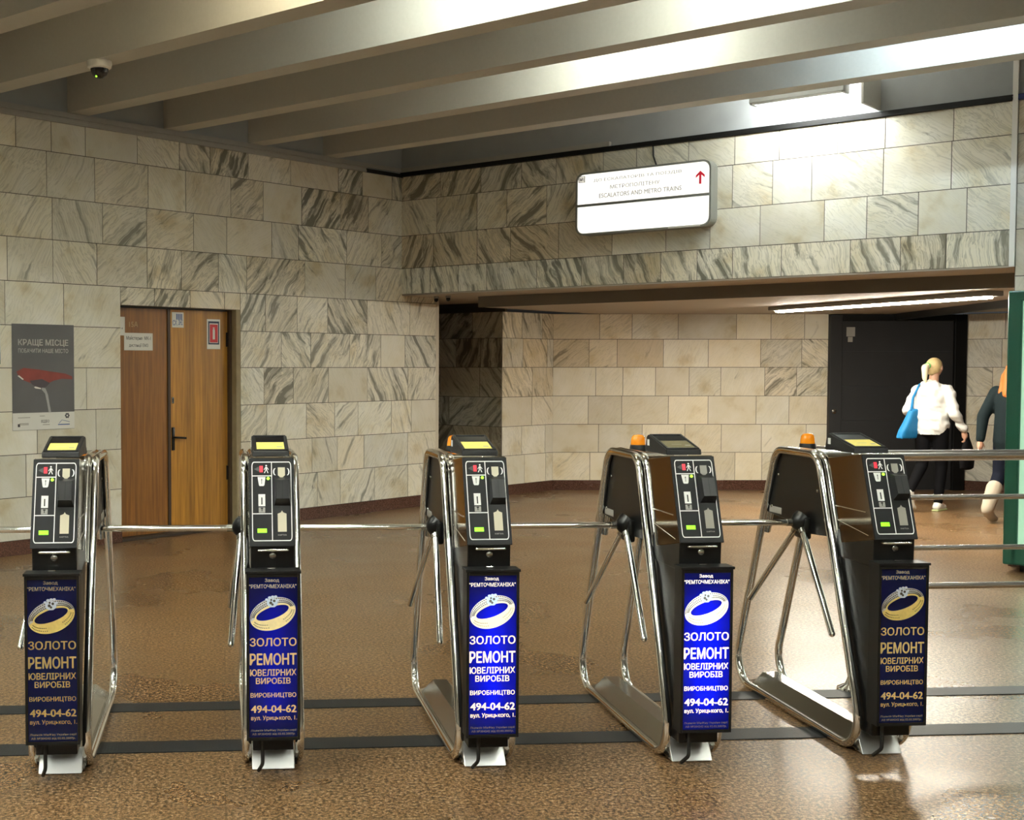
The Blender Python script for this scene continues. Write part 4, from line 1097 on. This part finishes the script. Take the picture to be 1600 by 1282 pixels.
loft(g, secs, BB); remeshed(g, 'bag_body', bag, BB, .012, 3)
g = MB()
for k in (0, .03): g.tube([(-.20, -.19-k, 1.11), (-.215, -.13-k*.5, 1.25), (-.175, -.075, 1.395), (-.15, 0, 1.425), (-.17, .07, 1.37), (-.22, .07, 1.22), (-.205, -.05+k, 1.10)], .011, BB, 8)
g.build('strap', bag)
BK = plain('black_bag_cloth', (.006, .006, .007), .8, spec=.1, bump=.3, scale=20)
bag2 = empty('hand_bag', P1.location, R(-52), 'slouchy black bag swinging from the right hand of the person in white', 'bag')
g = MB(); secs = []
for z, w_, d_ in ((.46, .10, .03), (.48, .15, .05), (.58, .16, .06), (.70, .12, .045), (.80, .05, .022), (.825, .03, .015)):
    secs.append([(.315+d_*math.cos(R(a_)), .16+w_*math.sin(R(a_)), z) for a_ in range(0, 360, 30)])
loft(g, secs, BK); remeshed(g, 'bag_body', bag2, BK, .012, 2)
g = MB(); g.tube(fillet([(.315, .12, .81), (.315, .13, .865), (.315, .18, .865), (.315, .20, .81)], [0, .02, .02, 0]), .008, BK, 8); g.build('handle', bag2)

# --- second person, mostly behind the green lightbox
P2 = empty('person', (8.03, 12.50, 0), R(-60), 'person with orange hair in dark coat and pale boots half hidden by the green lightbox', 'person')
COAT = plain('dark_green_coat', (.008, .014, .016), .8, spec=.1, bump=.3, scale=30); JEAN = plain('dark_jeans', (.006, .008, .016), .8, spec=.1); BOOT = plain('pale_suede_boots', (.42, .36, .28), .8)
hR, kR, aR = (.085, 0, .88), (.088, .16, .50), (.085, .20, .10)
hL, kL, aL = (-.085, 0, .88), (-.085, -.06, .49), (-.085, -.28, .16)
s1, e1, w1 = (.17, 0, 1.33), (.235, .05, 1.07), (.22, .22, .93)
s2, e2, w2 = (-.17, 0, 1.33), (-.25, -.10, 1.08), (-.24, -.16, .85)
b = MB(); b.caps((0, 0, .92), (0, 0, 1.28), .115, .115, SKIN, 16); b.caps((-.13, 0, 1.31), (.13, 0, 1.31), .06, .06, SKIN); b.caps((0, 0, 1.34), (0, .02, 1.47), .052, .05, SKIN)
b.ell((0, .035, 1.545), (.072, .09, .10), SKIN); b.caps((0, .09, 1.49), (0, .10, 1.48), .045, .033, SKIN); b.caps((0, .12, 1.55), (0, .14, 1.53), .010, .012, SKIN, 8)
for s in (-1, 1): b.ell((s*.073, .03, 1.54), (.010, .02, .03), SKIN)
b.caps((-.018, .118, 1.50), (.018, .118, 1.50), .009, .009, SKIN, 8)
for a_, c_, d_, sd_ in ((s1, e1, w1, 1), (s2, e2, w2, -1)): b.caps(a_, c_, .047, .039, SKIN); b.caps(c_, d_, .039, .027, SKIN)
hand(b, w1, (.0, .5, -.8), -1); hand(b, w2, (0, -.1, -1), 1)
leg_chain(b, [hR, kR, aR], [.085, .055, .04], SKIN); leg_chain(b, [hL, kL, aL], [.085, .055, .04], SKIN); b.caps(aR, (.085, .30, .045), .04, .035, SKIN); b.caps(aL, (-.085, -.20, .06), .04, .035, SKIN)
remeshed(b, 'body', P2, SKIN, .009, 4)
g = MB()
for s in (-1, 1): g.ell((s*.03, .118, 1.555), (.010, .008, .008), EYE)
g.build('eyes', P2)
ORNG = plain('orange_red_hair', (.42, .11, .012), .6, bump=.5, scale=120, vary=.35)
g = MB(); g.ell((0, .02, 1.56), (.085, .098, .10), ORNG); g.caps((0, -.05, 1.52), (0, -.10, 1.32), .075, .055, ORNG); g.caps((-.06, -.03, 1.5), (-.085, -.07, 1.33), .045, .03, ORNG); g.caps((.06, -.03, 1.5), (.08, -.07, 1.33), .045, .03, ORNG)
hr = remeshed(g, 'hair', P2, ORNG, .010, 4)
for v in hr.data.vertices:
    p = v.co
    if p.y > .055 and p.z < 1.60: v.co = Vector((p.x*.72, .03+(p.y-.03)*.5, p.z))
g = MB(); g.caps((0, 0, .82), (0, 0, 1.26), .165, .145, COAT, 18, 1.1); g.caps((-.13, 0, 1.31), (.13, 0, 1.31), .075, .075, COAT); g.caps((0, 0, 1.33), (0, .01, 1.39), .085, .07, COAT)
for a_, c_, d_ in ((s1, e1, w1), (s2, e2, w2)): g.caps(a_, c_, .070, .06, COAT); g.caps(c_, d_, .06, .045, COAT)
remeshed(g, 'coat', P2, COAT, .012, 5)
g = MB(); g.caps((-.05, 0, .86), (.05, 0, .86), .112, .112, JEAN); leg_chain(g, [hR, kR, aR], [.10, .07, .055], JEAN); leg_chain(g, [hL, kL, aL], [.10, .07, .055], JEAN); remeshed(g, 'jeans', P2, JEAN, .011, 5)
g = MB(); g.caps((.085, .20, .30), (.085, .20, .09), .062, .05, BOOT); g.caps((.085, .16, .045), (.085, .33, .036), .045, .038, BOOT); remeshed(g, 'boot', P2, BOOT, .009, 3)
g = MB(); g.caps((-.085, -.16, .36), (-.085, -.285, .15), .078, .062, BOOT); g.caps((-.085, -.30, .13), (-.085, -.19, .05), .05, .042, BOOT); g.caps((-.085, -.19, .045), (-.085, -.14, .04), .038, .034, BOOT); remeshed(g, 'boot', P2, BOOT, .009, 3)
